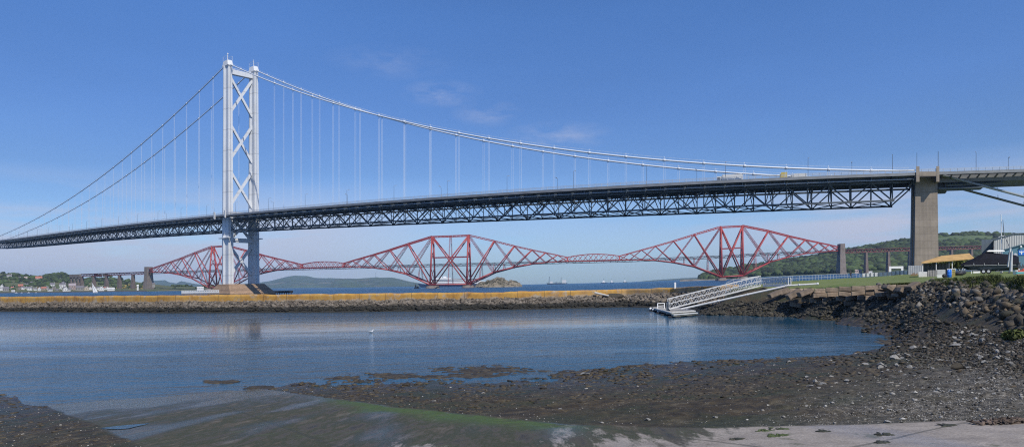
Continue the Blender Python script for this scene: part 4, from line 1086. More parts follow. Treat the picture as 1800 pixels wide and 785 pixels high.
# ------------------------------------------------------------------ far land
def landmat(name, stops, scale, sc2=None, stretch=1.0):
    m = bpy.data.materials.new(name); MATS[name] = m
    global nt, N, L, B
    nt, N, L, B = nodes_of(m)
    pos = N.new('ShaderNodeNewGeometry').outputs['Position']
    mp = node('ShaderNodeMapping'); mp.inputs['Scale'].default_value = (scale, scale * stretch, scale); L.new(pos, mp.inputs['Vector'])
    c = ramp(noise(1.0, 7, mp.outputs[0], .6), stops)
    L.new(c, B.inputs['Base Color']); B.inputs['Roughness'].default_value = .95
    return m
def land(name, prof, rf, rb, m, kind='structure', nz=.0, shape=.7, step=3.0, x0=None, x1=None, front=-1.5, seed=0):
    px = np.array([p[0] for p in prof], float); py = np.array([p[1] for p in prof], float)
    xs_ = np.arange(px[0], px[-1] + .1, step); yy = np.interp(xs_, px, py)
    if name == 'hills': yy = yy + .9 * fbm(xs_ * .05 + seed, xs_ * 0, 4, 5)
    RF = np.interp(xs_, *zip(*rf)) if isinstance(rf, list) else xs_ * 0 + rf
    RB = np.interp(xs_, *zip(*rb)) if isinstance(rb, list) else xs_ * 0 + rb
    ZB = H + (yh(xs_) - yy) * RB / F
    t = np.concatenate([np.linspace(0, 1, 30), [1.15, 1.5]])
    X_, T_ = np.meshgrid(xs_, t)
    R_a = RF + (RB - RF) * T_
    ZF = E(X_, R_a) + front
    Z_ = ZF + (ZB - ZF) * np.clip(T_, 0, 1) ** shape
    Z_ = np.where(T_ > 1.01, ZB - (T_ - 1) * (ZB - E(X_, R_a) + 5) * 2.2, Z_)
    amp = nz * (ZB - ZF)
    Z_ = Z_ + amp * np.sin(np.pi * np.clip(T_, 0, 1)) * fbm(X_ * .03 + seed, T_ * 4, 4, 3 + seed)
    V_ = np.stack([R_a * (X_ - 900) / F + T * (Z_ - H), R_a, Z_], -1).reshape(-1, 3)
    o = big_mesh(name, V_, grid_faces(len(t), len(xs_)), m, kind, True)
    def surf(x, tt):
        rf_ = np.interp(x, xs_, RF); rb_ = np.interp(x, xs_, RB); r = rf_ + (rb_ - rf_) * tt
        zf = E(x, r) + front; zb_ = np.interp(x, xs_, ZB)
        return r, zf + (zb_ - zf) * np.clip(tt, 0, 1) ** shape + nz * (zb_ - zf) * np.sin(np.pi * np.clip(tt, 0, 1)) * fbm(np.asarray(x) * .03 + seed, np.asarray(tt) * 4, 4, 3 + seed)
    return o, surf
ML_FIFE = landmat('town_hillside', [(.35, (.040, .055, .020)), (.5, (.085, .105, .035)), (.62, (.13, .12, .06)), (.75, (.20, .17, .12))], .02)
ML_GREEN = landmat('green_hillside', [(.35, (.035, .055, .018)), (.5, (.085, .115, .035)), (.7, (.12, .15, .05))], .012)
ML_FAR = landmat('far_hillside', [(.35, (.025, .045, .03)), (.48, (.075, .11, .05)), (.56, (.03, .05, .03)), (.68, (.17, .16, .10))], .0016, stretch=3)
ML_WOOD = landmat('wooded_hillside', [(.35, (.02, .032, .012)), (.6, (.045, .065, .02))], .03)
ML_FIELD = landmat('green_field', [(.35, (.085, .12, .045)), (.7, (.11, .145, .055))], .01)
ML_ROCK = landmat('island_rock', [(.35, (.05, .05, .03)), (.48, (.17, .15, .11)), (.6, (.30, .26, .20)), (.72, (.10, .12, .05))], .07)
ML_SHORE = landmat('beach_strip', [(.4, (.10, .09, .07)), (.6, (.28, .25, .20))], .05)

def crowns(name, label, cat, pts, sizes, m, seed=1, sq=.8):
    pts = np.asarray(pts); sizes = np.asarray(sizes)
    V_, F_ = blobs(pts, np.stack([sizes, sizes, sizes * sq], -1), LUMPS, seed=seed, tilt=.6)
    o = big_mesh(name, V_, F_, m); tag(o, label, cat, kind='stuff'); return o
def wood(name, label, surf, region, nn, size, m, seed=1, cat='woodland', tmax=1.0):
    g = np.random.default_rng(seed); x = g.uniform(region[0], region[1], nn); t_ = g.uniform(region[2], region[3], nn)
    if len(region) > 4: k = region[4](x, t_); x = x[k]; t_ = t_[k]
    r, z = surf(x, t_); s = (.42 + .95 * g.random(len(x)) ** 2) * size
    return crowns(name, label, cat, np.stack([r * (x - 900) / F + T * (z - H), r, z + s * .35], -1), s, m, seed)
# Fife shore, left
fo, fs = land('fife_hill', [(-160, 470), (-60, 474), (0, 480), (20, 482), (50, 487), (72, 489), (95, 484), (112, 484), (135, 490), (170, 488), (215, 492), (250, 497), (300, 503), (345, 504), (400, 505), (450, 508.5), (470, 511)],
              [(-160, 1700), (108, 1690), (128, 2030), (262, 1960), (275, 1700), (470, 1640)], [(-160, 2150), (100, 2120), (128, 2330), (240, 2250), (280, 2000), (470, 1990)], ML_FIFE, nz=.10, shape=.85, seed=2)
land('low_shore', [(96, 505.5), (120, 506), (160, 507), (210, 507.5), (250, 508), (285, 509), (300, 511)], [(96, 1695), (260, 1650), (300, 1640)], [(96, 1860), (260, 1800), (300, 1800)], ML_FIFE, nz=.15, shape=.7, front=-1, seed=4)
wood('hillside_wood', 'bushy green trees covering the far left hillside above the houses', fs, (-100, 75, .35, 1.0, lambda x, t: fbm(x * .05, t * 5, 3, 4) > -.12), 700, 6.5, M_TREEF, 31)
wood('ridge_wood', 'dense green wood on the ridge left of the railway viaduct', fs, (70, 122, .45, 1.03), 420, 7, M_TREEF, 32)
wood('viaduct_wood', 'patchy scrub and trees behind the legs of the far viaduct', fs, (120, 262, .25, .95, lambda x, t: fbm(x * .06, t * 5, 3, 8) > .0), 420, 6.5, M_TREEF, 33)
wood('lower_trees', 'scattered trees between the waterfront houses', fs, (-60, 160, .10, .5, lambda x, t: fbm(x * .09, t * 7, 3, 9) > .06), 380, 4.5, M_TREEF, 34)
wood('gorse', 'yellow flowering gorse below the far viaduct', fs, (205, 258, .05, .45, lambda x, t: fbm(x * .09, t * 7, 3, 19) > -.1), 130, 4.5, M_GORSE, 35, 'gorse')
wood('low_trees', 'dark trees on the low shore behind the railway cantilever', fs, (300, 460, .55, 1.0, lambda x, t: fbm(x * .06, t * 7, 3, 29) > -.05), 320, 5.5, M_TREEF, 36)
for x_, y_, s_ in [(168, 482, 7), (175, 483, 6), (186, 482, 7), (193, 483.5, 6)]:
    r_ = 1990.; b = P(x_, y_ + 3, r_); o = thing('tree', '', 'tree', b, None)
    t = MB(); t.tube(b - Vector((0, 0, 14)), b, .5, .35, 6); t.build('trunk', M_BARK, o)
    V_, F_ = blobs([np.array(b) + np.array([rng.normal() * 2.2, rng.normal() * 2, 1 + rng.random() * 3.5]) for _ in range(14)], [(s_ * .42,) * 3] * 14, LUMPS, seed=int(x_))
    t = MB(); t.v = [tuple(q) for q in V_]; t.f = [tuple(int(w_) for w_ in q) for q in F_]; t.build('crown', M_TREEF, o)
    o['label'] = {168: 'widest round tree rising above the far viaduct, leftmost of four', 175: 'small tree second from the left above the far viaduct', 186: 'tree above the far viaduct third from the left', 193: 'tree above the far viaduct nearest the masonry pier'}[x_]
# shore road wall
sh = MB()
for i in range(0, 60):
    xa, xb = -60 + i * 5.3, -60 + (i + 1) * 5.3; ra, rb2 = float(np.interp(xa, [-160, 100, 260], [1685, 1675, 1630])), float(np.interp(xb, [-160, 100, 260], [1685, 1675, 1630]))
    za, zb2 = float(E(xa, ra)), float(E(xb, rb2))
    sh.hexa([W(xa, ra, za - 2), W(xb, rb2, zb2 - 2), W(xb, rb2 + 6, zb2 - 2), W(xa, ra + 6, za - 2), W(xa, ra, za + 2.6), W(xb, rb2, zb2 + 2.6), W(xb, rb2 + 6, zb2 + 2.6), W(xa, ra + 6, za + 2.6)])
tag(sh.build('shore_wall', mat('shore_wall_stone', (.12, .11, .10), .9)), 'dark stone shore wall along the far left waterfront', 'sea wall')

def house(x, y, w, h, wall, roof, label, r=1740., cat='house', gable=False, chim=True, wins=3):
    """w,h in picture steps"""
    k = r / F; W_, Hh = w * k, h * k; z0 = float(Zy(x, y, r)); fn = frame(x, r, z0, 0)
    o = thing('house', label, cat, fn(0, 0, 0)); D = min(9, W_ * .8); wh = Hh * .58
    t = MB(fn); t.box(-W_ / 2, W_ / 2, 0, D, -8, wh)
    if gable: t.prism([(-W_ / 2, wh), (W_ / 2, wh), (0, Hh)], .05, D - .05)
    wl = t.build('wall', wall, o)
    t = MB(fn)
    if gable:
        t.add([(-W_ / 2 - .4, -.4, wh - .3), (0, -.4, Hh + .35), (0, D + .4, Hh + .35), (-W_ / 2 - .4, D + .4, wh - .3), (-W_ / 2 - .4, -.4, wh + .1), (0, -.4, Hh + .75), (0, D + .4, Hh + .75), (-W_ / 2 - .4, D + .4, wh + .1)], MB.BF)
        t.add([(W_ / 2 + .4, -.4, wh - .3), (0.02, -.4, Hh + .35), (0.02, D + .4, Hh + .35), (W_ / 2 + .4, D + .4, wh - .3), (W_ / 2 + .4, -.4, wh + .1), (0.02, -.4, Hh + .75), (0.02, D + .4, Hh + .75), (W_ / 2 + .4, D + .4, wh + .1)], MB.BF)
    else:
        t.add([(-W_ / 2 - .3, -.4, wh), (W_ / 2 + .3, -.4, wh), (W_ / 2 + .3, D + .4, wh), (-W_ / 2 - .3, D + .4, wh), (-W_ / 2 - .3, D / 2, Hh), (W_ / 2 + .3, D / 2, Hh)], [(0, 1, 5, 4), (2, 3, 4, 5), (0, 4, 3), (1, 2, 5), (0, 3, 2, 1)])
    rf = t.build('roof', roof, o)
    if chim:
        t = MB(fn); cx = W_ / 2 - .8 if not gable else W_ * .2; t.box(cx - .6, cx + .4, D / 2 - .5, D / 2 + .5, wh, Hh + 1.3); t.build('chimney', wall, rf)
    if not gable or wins:
        for i in range(wins):
            cx = -W_ / 2 + W_ * (i + .5) / wins; t = MB(fn); t.box(cx - .6, cx + .6, -.06, .04, wh * .35, wh * .8); t.build('window', M_GLASS, o)
    return o
HW, HP, HG, HR, SL, TL = M_HWHITE, M_HPINK, M_HGREY, M_HRED, M_SLATE, M_TILE
house(16, 489, 9, 7, HW, SL, 'white house with a dark roof, uppermost on the left hillside', 2000)
house(30, 493, 12, 6, HW, SL, 'long white house below the uppermost one on the hillside', 1960)
house(45, 491.5, 6, 5, HW, HP, 'small white house between two bigger ones on the hillside', 1980)
house(68, 494, 12, 8.5, HW, TL, 'large white house with a red roof on the ridge', 2010, wins=4)
house(90, 496.5, 12, 5, HG, SL, 'grey stone house left of the white terrace under the wood', 1940)
house(103, 495.5, 9, 6, HW, SL, 'white terrace with tall windows under the ridge wood', 1950, wins=5)
house(3, 509, 7, 9, HW, SL, 'white gabled house at the left edge of the waterfront', 1730, gable=True)
house(10, 512, 11, 8, HG, SL, 'grey stone house right of the gabled house at the left edge', 1722)
house(36, 506, 9, 6.5, HR, TL, 'orange brick house above the waterfront', 1790)
house(52, 509.5, 9, 6, HW, SL, 'white house with grey roof left end of the waterfront terrace', 1745)
house(62, 510, 5, 4.5, HW, SL, 'tiny white cottage between terrace and gable on the waterfront', 1740)
house(69, 511, 6, 6, HW, SL, 'white cottage with a steep gable on the waterfront', 1732, gable=True)
house(77, 510, 9, 6, HP, TL, 'pinkish house with red roof on the waterfront', 1745)
house(92, 504.5, 9, 7.5, HW, SL, 'white house standing above the others behind the waterfront', 1800)
house(88, 511.5, 9, 4, HW, SL, 'low white house by the shore wall', 1718)
house(100, 511.5, 8, 4, HG, SL, 'low grey cottage by the shore wall', 1718)
house(110, 504.5, 12, 7, HW, SL, 'wide white house with a grey roof behind the waterfront', 1800, wins=4)
house(115, 511.5, 10, 7, HW, SL, 'white gabled house beside the big grey roofed building', 1718, gable=True)
house(127, 507, 13, 9, HP, mat('pink_grey_roof', (.34, .29, .30), .8), 'large building with a pinkish grey roof', 1780)
house(140, 510.5, 14, 8.5, HG, SL, 'dark grey stone building with broad slate roof', 1722, wins=5)
house(152, 510, 9, 7, mat('beige_render', (.50, .43, .34), .8), SL, 'beige gabled house left of the viaduct leg', 1725, gable=True)
house(178, 509.5, 10, 6, HW, SL, 'white gabled house below the far viaduct', 1708, gable=True)
house(84, 507.5, 7, 5, HP, SL, 'pinkish house with a slate roof tucked behind the terrace', 1775)
house(121, 511.5, 6, 4, HW, SL, 'small white house in front of the big pinkish roofed building', 1716)
house(165, 509.5, 6, 4, HG, SL, 'small grey house directly behind the white sail', 1720)
house(80, 499.5, 9, 5, HW, SL, 'white house amid trees below the red roofed one on the ridge', 1930)
house(6, 494, 8, 5, HG, SL, 'grey house near the left edge high on the hillside', 1960)
house(46, 503, 7, 4.5, HW, SL, 'white house right of the orange brick house', 1850)
house(195, 509, 13, 3.5, HW, HW, 'long low white building below the far viaduct', 1705, chim=False, wins=6)
house(242, 505.5, 3.2, 5, HW, HW, 'tiny white tower house near the masonry pier', 1700, chim=False, wins=1)
house(17, 499, 9, 5, HG, SL, 'grey house half hidden in trees on the left hillside', 1900)
house(23, 513, 6, 3, HW, HW, 'white boat shed on the far left shore', 1712, chim=False, wins=1)
house(57, 500, 8, 5, HG, SL, 'grey cottage amid the hillside trees', 1880)
house(270, 500, 5, 3, HG, SL, 'small grey house on the low shore right of the masonry pier', 1800)
house(352, 507, 12, 3, HW, HW, 'pale long shed on the low shore under the red cantilever', 1700, chim=False, wins=4)
hg_ = random.Random(12); used_ = []
for _ in range(400):
    if len(used_) >= 26: break
    x_ = hg_.uniform(-2, 206); lo = hg_.random() < .6; y_ = hg_.uniform(507.5, 510.5) if lo or x_ > 112 else hg_.uniform(499, 506)
    if any(abs(x_ - a) < 5 and abs(y_ - b) < 3.5 for a, b in used_): continue
    used_.append((x_, y_)); r_ = 1750 if y_ > 507 else 1850
    house(x_, y_, hg_.uniform(4, 7), hg_.uniform(3.2, 4.6), hg_.choice([HW, HW, HW, HG, HP]), hg_.choice([SL, SL, TL]), 'small pale house packed into the far village', r_, gable=hg_.random() < .4, wins=2)['group'] = 'small houses of the far village'
# far hills
land('hills', [(250, 505), (262, 494), (290, 492), (296, 496), (310, 498), (318, 494), (332, 497), (350, 500), (390, 503), (430, 500), (455, 496.5), (480, 493), (497, 488), (508, 485.3), (520, 484.3), (538, 485.5), (552, 488), (572, 489), (600, 489.5), (630, 492), (660, 500), (680, 505)],
     9000, 11000, ML_FAR, nz=.14, shape=.7, seed=5)
land('hills', [(575, 506), (590, 491), (606, 489), (625, 490), (640, 489), (658, 487.8), (662, 487), (668, 488), (690, 488), (702, 490), (720, 495), (738, 497.5), (752, 504)], 7500, 9000, ML_FAR, nz=.16, shape=.8, seed=6)
land('hills', [(590, 507), (600, 498), (615, 496), (640, 499), (656, 503), (665, 506)], 6500, 7200, ML_FAR, nz=.16, shape=.8, seed=8)
land('hills', [(1120, 496), (1150, 492.5), (1175, 490.5), (1200, 488.5), (1235, 487.5), (1300, 485), (1360, 482)], 8000, 9000, ML_FAR, nz=.1, seed=7)
t = MB(); q = P(660.5, 487, 8800); t.tube(q - Vector((0, 0, 30)), q + Vector((0, 0, 58)), 2.2, 1.2, 6); tag(t.build('transmitter_mast', M_DGREY), 'thin transmitter mast on the crest of the distant blue hill', 'mast')
# small white settlement dots on the distant coast
k = 0
for x_ in [640, 644, 650, 657, 668, 676, 690, 700]:
    house(x_, 503.2 + (x_ % 3) * .3, 2.4, 1.5, HW, HW, 'tiny white building on the distant coast below the blue hill', 7800, chim=False, wins=0)['group'] = 'white buildings on the distant coast'
# wooded hill on the right with its shore
wo, ws = land('wooded_hill', [(1216, 493), (1230, 489), (1245, 484), (1266, 479), (1285, 475.5), (1320, 470), (1360, 465), (1400, 459), (1440, 452), (1470, 447), (1500, 441.5), (1530, 436.5), (1560, 431), (1600, 424), (1640, 418.5), (1680, 415), (1720, 414), (1760, 416), (1800, 418), (1900, 414), (2100, 420)],
              [(1205, 2000), (1300, 1900), (1480, 1640), (1530, 1640), (1700, 1660), (2100, 1700)], [(1205, 2250), (1500, 2150), (1800, 2100), (2100, 2100)], ML_WOOD, nz=.03, shape=.8, seed=9)
fieldmask = lambda x, t: ~((x > 1640) & (x < 1752) & (t > .68) & (t < .93))
wood('hill_wood', 'dense broadleaf wood covering the hill on the right', ws, (1232, 1880, .05, 1.02, fieldmask), 11000, 9.5, M_TREEF, 41)
fx = np.arange(1636, 1760, 3.); ft = np.linspace(.66, .95, 8); X_, T_ = np.meshgrid(fx, ft); r_, z_ = ws(X_, T_)
big_mesh('field', np.stack([r_ * (X_ - 900) / F + T * (z_ + 4 - H), r_, z_ + 4], -1).reshape(-1, 3), grid_faces(len(ft), len(fx)), ML_FIELD, 'structure', True)
land('beach', [(1195, 492.2), (1215, 490.8), (1300, 489.5), (1400, 485.8), (1500, 481), (1560, 478), (1640, 474)], [(1195, 1960), (1300, 1860), (1480, 1600), (1530, 1590), (1640, 1600)], [(1195, 2030), (1300, 1920), (1480, 1650), (1530, 1650), (1640, 1670)], ML_SHORE, nz=.05, shape=.6, front=-.6)
house(1509, 477.8, 12, 4, HP, HP, 'low pinkish building on the shore beyond the lawn', 1480, chim=False, wins=4)
house(1530, 478.3, 7, 2.2, HW, HG, 'small pale building right of the pinkish one on the shore', 1470, chim=False, wins=2)
# island
ip = [(836, 501), (843, 496), (852, 495.5), (858, 493), (864, 492.5), (868, 490.5), (872, 488.4), (874, 487.4), (878, 487.8), (882, 488.3), (886, 489.6), (890, 492.5), (893, 494.5), (897, 492.8), (900, 492.3), (904, 494), (908, 495), (912, 497.5), (918, 501)]
io, isf = land('island', ip, 1490, 1530, ML_ROCK, nz=.5, shape=.55, step=.7, seed=11)
g = np.random.default_rng(9); x = g.uniform(842, 914, 500); t_ = g.uniform(.1, 1, 500); r, z = isf(x, t_)
V_, F_ = blobs(np.stack([r * (x - 900) / F + T * (z - H), r, z], -1), np.stack([g.uniform(1, 3, 500), g.uniform(1, 3, 500), g.uniform(.8, 2.6, 500)], -1), ROCKS1, seed=9)
o = big_mesh('island_rocks', V_, F_, ML_ROCK); tag(o, 'rugged pale rocks covering the little island beside the railway bridge', 'rocks', kind='stuff')
for x_, y_, w_, h_ in [(873, 488.6, 2.4, 2.0), (881, 489.4, 2.0, 1.6)]:
    house(x_, y_ + .4, w_, h_, M_MASON, M_MASON, 'ruined stone hut on top of the small rocky island, ' + ('left one' if x_ < 875 else 'right one'), 1525, 'ruin', chim=False, wins=1)
fn = frame(732, 1500, 0); t = MB(fn); t.box(-5, 7, -5, 5, -2, 2.8); t.box(-3.4, -.5, -3, 3, 2.81, 9.5); t.box(0, 5, -3, 3, 2.81, 5.5)
tag(t.build('harbour_beacon', M_MASON), 'dark stone beacon base in the water left of the ship', 'beacon')

# ------------------------------------------------------------------ ships and boats
def hull(fn, ln, bm_, hgt, z0=-.5, rake=.12):
    t = MB(fn); n_ = 12; vs = []
    for i in range(n_ + 1):
        q = i / n_; w_ = bm_ / 2 * min(1, (1 - abs(2 * q - 1) ** 5) ** .6 + .02) * (1 if q > .5 else min(1, (q / .25 + .03)) ** .7)
        x_ = -ln / 2 + ln * q; zt = hgt + (hgt * .35 * max(0, (.2 - q) / .2))
        vs += [(x_ + (rake * ln * .4 if q < .1 else 0), -w_ * .7, z0), (x_, -w_, zt), (x_, w_, zt), (x_ + (rake * ln * .4 if q < .1 else 0), w_ * .7, z0)]
    fs = []
    for i in range(n_):
        for j in range(4): fs.append((i * 4 + j, i * 4 + (j + 1) % 4, (i + 1) * 4 + (j + 1) % 4, (i + 1) * 4 + j))
    fs += [(0, 1, 2, 3), tuple(range(n_ * 4, n_ * 4 + 4))[::-1]]
    t.add(vs, fs); return t
# white liner behind the middle cantilever (bow to the left)
rS = 2600.; zS = float(E(792, rS)); k_ = rS / F; fn = frame(795, rS, zS)
sp = thing('cruise_ship', 'big white passenger ship behind the middle railway cantilever', 'ship', fn(0, 0, 0))
LN = 122 * k_
hull(fn, LN, 30, 11).build('hull', M_HULLB, sp)
t = MB(fn)
t.box(-LN * .36, LN * .47, -14, 14, 11.02, 20); t.box(-LN * .33, LN * .42, -13, 13, 20.02, 26); t.box(-LN * .25, LN * .36, -12, 12, 26.02, 31); t.box(-LN * .23, -LN * .02, -11, 11, 31.02, 35)
su = t.build('superstructure', M_WHITE, sp)
t = MB(fn); t.box(-LN * .13, -LN * .085, -4, 4, 35.02, 41); t.box(-LN * .165, -LN * .15, -2, 2, 35.02, 45); t.build('funnel', M_WHITE, sp)
for z_ in (14.5, 22.5, 28):
    t = MB(fn); t.box(-LN * .35 + z_, LN * .40 - z_ * .3, -14.2, -13.2 if z_ < 15 else -12.2 if z_ < 24 else -11.5, z_, z_ + 1.4); t.build('window_band', M_GLASS, su)
def ship(x, y, w, label, m1, kind_):
    r = 5200.; z0 = float(E(x, r)); fn = frame(x, r, z0); k_ = r / F; ln = w * k_
    o = thing('ship', label, 'ship', fn(0, 0, 0))
    hull(fn, ln, ln * .2, 5 if w < 25 else 8).build('hull', m1, o)
    if kind_ == 'rig':
        t = MB(fn); t.box(ln * .25, ln * .44, -8, 8, 8.02, 32); t.box(-ln * .33, -ln * .20, -8, 8, 8.02, 22); t.build('superstructure', M_WHITE2, o)
        t = MB(fn)
        for a in (-1, 1):
            for b_ in (-1, 1): t.lbar((-ln * .36 + a * 6, b_ * 6, 8), (-ln * .36 + a * 1, b_ * 1, 58), 1.6); t.lbar((ln * .2 + a * 3, b_ * 3, 8), (ln * .2 + a, b_, 52), 1.3)
        for z_ in range(14, 56, 8): t.lbar((-ln * .36 - 4, 0, z_), (-ln * .36 + 4, 0, z_ + 6), 1.2)
        t.build('derrick', M_DGREY, o)
        t = MB(fn)
        for i in range(6): t.box(-ln * .15 + i * ln * .06, -ln * .12 + i * ln * .06, -5, 5, 8.02, 13 + (i * 7) % 5)
        t.build('deck_gear', M_DGREY, o)
    else:
        t = MB(fn); t.box(-ln * .25, ln * .12, -6, 6, 5.02, 16); t.box(-ln * .15, 0, -5, 5, 16.02, 22); t.build('superstructure', M_WHITE, o)
        t = MB(fn); t.lbar((-ln * .08, 0, 22), (-ln * .08, 0, 36), 1.5); t.build('mast', M_DGREY, o)
ship(979, 498, 37, 'grey drilling ship with two tall masts on the horizon', M_DGREY, 'rig')
ship(1062, 496, 12, 'white and dark supply ship on the horizon right of the drilling ship', M_HULLB, 's')
ship(1076, 496, 7.5, 'small dark boat just right of the white supply ship on the horizon', M_HULLB, 's')
ship(1099, 495, 8, 'faint grey boat furthest right on the horizon', M_DGREY, 's')
def boat(x, r, label, ln=6, sail=False):
    z0 = float(E(x, r)); fn = frame(x, r, z0); o = thing('sailing_boat' if sail else 'motor_boat', label, 'sailing boat' if sail else 'boat', fn(0, 0, 0))
    hull(fn, ln, ln * .3, ln * .13, -.2).build('hull', M_WHITE, o)
    if sail:
        t = MB(fn); t.ltube((0.3, 0, .8), (-7.2, .3, 20), .12); t.build('mast', M_GREYP, o)
        t = MB(fn); t.add([(0.6, 0, 1.6), (4.6, .6, 1.8), (-6.6, .3, 19.4), (.6, .08, 1.6), (4.6, .68, 1.8), (-6.6, .38, 19.4)], [(0, 1, 2), (3, 5, 4), (0, 3, 4, 1), (1, 4, 5, 2), (2, 5, 3, 0)]); t.build('mainsail', M_WHITE, o)
        t = MB(fn); t.add([(-.2, -.1, 1.6), (-4.2, -.5, 1.2), (-6.4, .1, 16.5), (-.2, 0, 1.6), (-4.2, -.4, 1.2), (-6.4, .18, 16.5)], [(0, 1, 2), (3, 5, 4), (0, 3, 4, 1), (1, 4, 5, 2), (2, 5, 3, 0)]); t.build('jib', M_WHITE, o)
    else:
        t = MB(fn); t.box(-ln * .1, ln * .25, -.7, .7, ln * .13 + .01, ln * .13 + 1.1); t.build('cabin', M_WHITE, o)
boat(167.5, 1260, 'white sailing boat heeling over off the far left shore', 9.5, True)
boat(28, 1560, 'small white boat moored off the far shore, leftmost of four', 7)
boat(38, 1580, 'small pale boat moored second from the left off the far shore', 5)
boat(50, 1560, 'small white boat moored third from the left off the far shore', 7)
boat(63, 1590, 'small pale boat moored furthest right of the four off the far shore', 5)
# fenders beside the tower base
fn = frame(352, 470, 0)
t = MB(fn)
for i in range(14): t.box(-12.5 + i * 1.9, -12.1 + i * 1.9, -2.4, -2, -1, 3.0)
t.box(-13, 13, -2.3, 2, 2.4, 3.0)
o = t.build('jetty', mat('weathered_jetty', (.20, .17, .15), .9)); tag(o, 'low pale jetty left of the concrete foot of the tower', 'jetty')
t = MB(fn)
for i in range(22): t.lbar((-12.6 + i * 1.2, -2.2, 3.0), (-12.6 + i * 1.2, -2.2, 5.2), .35)
t.box(-13, 13, -2.4, -2, 4.7, 5.2); t.box(-13, 13, -2.5, -2.1, 3.3, 4.3)
t.build('railing', M_WHITE2, o)
fn = frame(492, 520, 0); t = MB(fn)
for i in range(12): t.box(-11 + i * 1.75, -10.4 + i * 1.75, -2.4, -2, -1, 3.4)
t.box(-11, 10, -2.2, 2, 2.0, 3.6)
tag(t.build('fender_pier', mat('dark_timber', (.02, .02, .025), .8)), 'dark low fender pier right of the concrete foot of the tower', 'pier')

# ------------------------------------------------------------------ pontoon, gangways, pole
RPt = 113.0; k_ = RPt / F
def fpt(x0, r0, z0=0, yaw=0): return frame(x0, r0, z0, yaw)
fn = frame(1190, 114, 0)
po = thing('pontoon', 'floating grey landing pontoon at the foot of the white gangway', 'pontoon', fn(0, 0, 0))
# plan corners of the walkway (picture x, distance)
def quad(mb, pts, z0, z1):
    mb.hexa([W(x, r, z0) for x, r in pts] + [W(x, r, z1) for x, r in pts])
t = MB(); quad(t, [(1180, 107.8), (1222, 112.6), (1190, 129), (1152, 125)], .30, .60); quad(t, [(1152, 125.1), (1171, 127), (1164, 136), (1146, 134)], .30, .58)
t.build('deck', mat('grey_decking', (.33, .315, .28), .85, var=.2, scale=2), po)
t = MB(); quad(t, [(1184, 104.6), (1226, 109.4), (1222, 112.4), (1180, 107.6)], .18, .42); t.build('front_platform', mat('green_stained_decking', (.30, .31, .24), .85, var=.2, scale=2), po)
t = MB()
for pa, pb in [((1180, 107.7), (1222, 112.5)), ((1222, 112.6), (1190, 129)), ((1152, 125), (1180, 107.7)), ((1184, 104.6), (1226, 109.4))]:
    zz_ = .62 if pa[0] != 1184 else .44
    t.bar(W(pa[0], pa[1], zz_), W(pb[0], pb[1], zz_), .20, .14)
t.build('edge_rail', M_WHITE2, po)
for x_, r_ in [(1186, 105.4), (1206, 107.8), (1221, 109.6), (1172, 113), (1163, 118.5), (1150, 128)]:
    t = MB(frame(x_, r_, 0)); t.box(-1.0, 1.0, -.3, .9, -.35, .17); t.build('float', M_BLACK, po)
for i, (x_, r_) in enumerate([(1143.8, 134), (1149, 129), (1158.5, 122), (1174.5, 113)]):
    fn = frame(x_, r_, 0); o = thing('buoy', ['white round buoy furthest out at the left end of the pontoon', 'white buoy second from the left end of the pontoon', 'off white buoy in the middle of the pontoon side', 'white buoy at the near corner of the pontoon'][i], 'buoy', fn(0, 0, 0))
    t = MB(fn); t.ball((0, 0, .26), .33, 12, (1, 1, .9)); t.build('shell', M_WHITE, o, True)
    t = MB(fn); t.lathe([(.22, -.2), (.30, -.1), (.33, .05), (.30, .08)], n=14); t.build('collar', M_BLACK, o)
t = MB(); a, b = W(1156, 124, .62), W(1168, 124.5, .62)
for p in (a, b): t.bar(p, p + Vector((0, 0, 1.0)), .16)
t.bar(a + Vector((0, 0, 1)), b + Vector((0, 0, 1)), .14); t.bar(a + Vector((0, 0, .55)), b + Vector((0, 0, .55)), .10)
t.build('guard_rail', M_WHITE, po)
t = MB(frame(1174.5, 115.4, .63)); t.box(-.35, .35, -.3, .3, 0, 1.35); t.build('gangway_roller', M_DGREY, po)
def gangway(name, label, A, Bq, hr, wd, nb_, tk=1.0, m_=M_WHITE2):
    """A, Bq = (x, r, z) of the walking surface ends"""
    a = W(*A); b = W(*Bq); o = thing(name, label, 'gangway', a)
    d = (b - a).normalized(); side = Vector((-d.y, d.x, 0)).normalized() * wd / 2; up = Vector((0, 0, 1))
    t = MB(); t.bar(a, b, wd * .96, .06); t.build('walkway', M_DGREY, o)
    for sg in (-1, 1):
        t = MB(); s = side * sg
        t.bar(a + s, b + s, .09 * tk, .15 * tk); t.bar(a + s + up * hr, b + s + up * hr, .08 * tk, .10 * tk); t.bar(a + s + up * hr * .5, b + s + up * hr * .5, .05 * tk, .06 * tk)
        for i in range(nb_ + 1):
            p = a.lerp(b, i / nb_) + s
            if i in (0, nb_): t.bar(p, p + up * hr, .06 * tk)
            if i < nb_:
                q = a.lerp(b, (i + 1) / nb_) + s; hm_ = up * hr * .5
                for l0 in (Vector((0, 0, 0)), hm_):
                    mq = (p + q) / 2; t.bar(p + l0, mq + l0 + hm_, .045 * tk); t.bar(mq + l0 + hm_, q + l0, .045 * tk)
        t.build('side_truss', m_, o)
    return o
zA = float(Zy(1174, 543.5, 115)); 
gangway('gangway', 'long white sloping truss gangway rising from the pontoon to the shore', (1175, 115, float(Zy(1175, 543, 115))), (1336, 119, float(Zy(1336, 502.5, 119))), 1.7, .5, 17)
gangway('gangway', 'short level white truss gangway lying on the turf above the shore', (1344, 117, float(Zy(1344, 502.5, 117))), (1388, 113, float(Zy(1388, 501.5, 113))), 1.2, .7, 9, 2.2)
t = MB(); pA = P(1198, 543, 113); pB = P(1388, 501.5, 108.5); pC = P(1376, 502.2, 108.0); pD = P(1437, 499, 107.0)
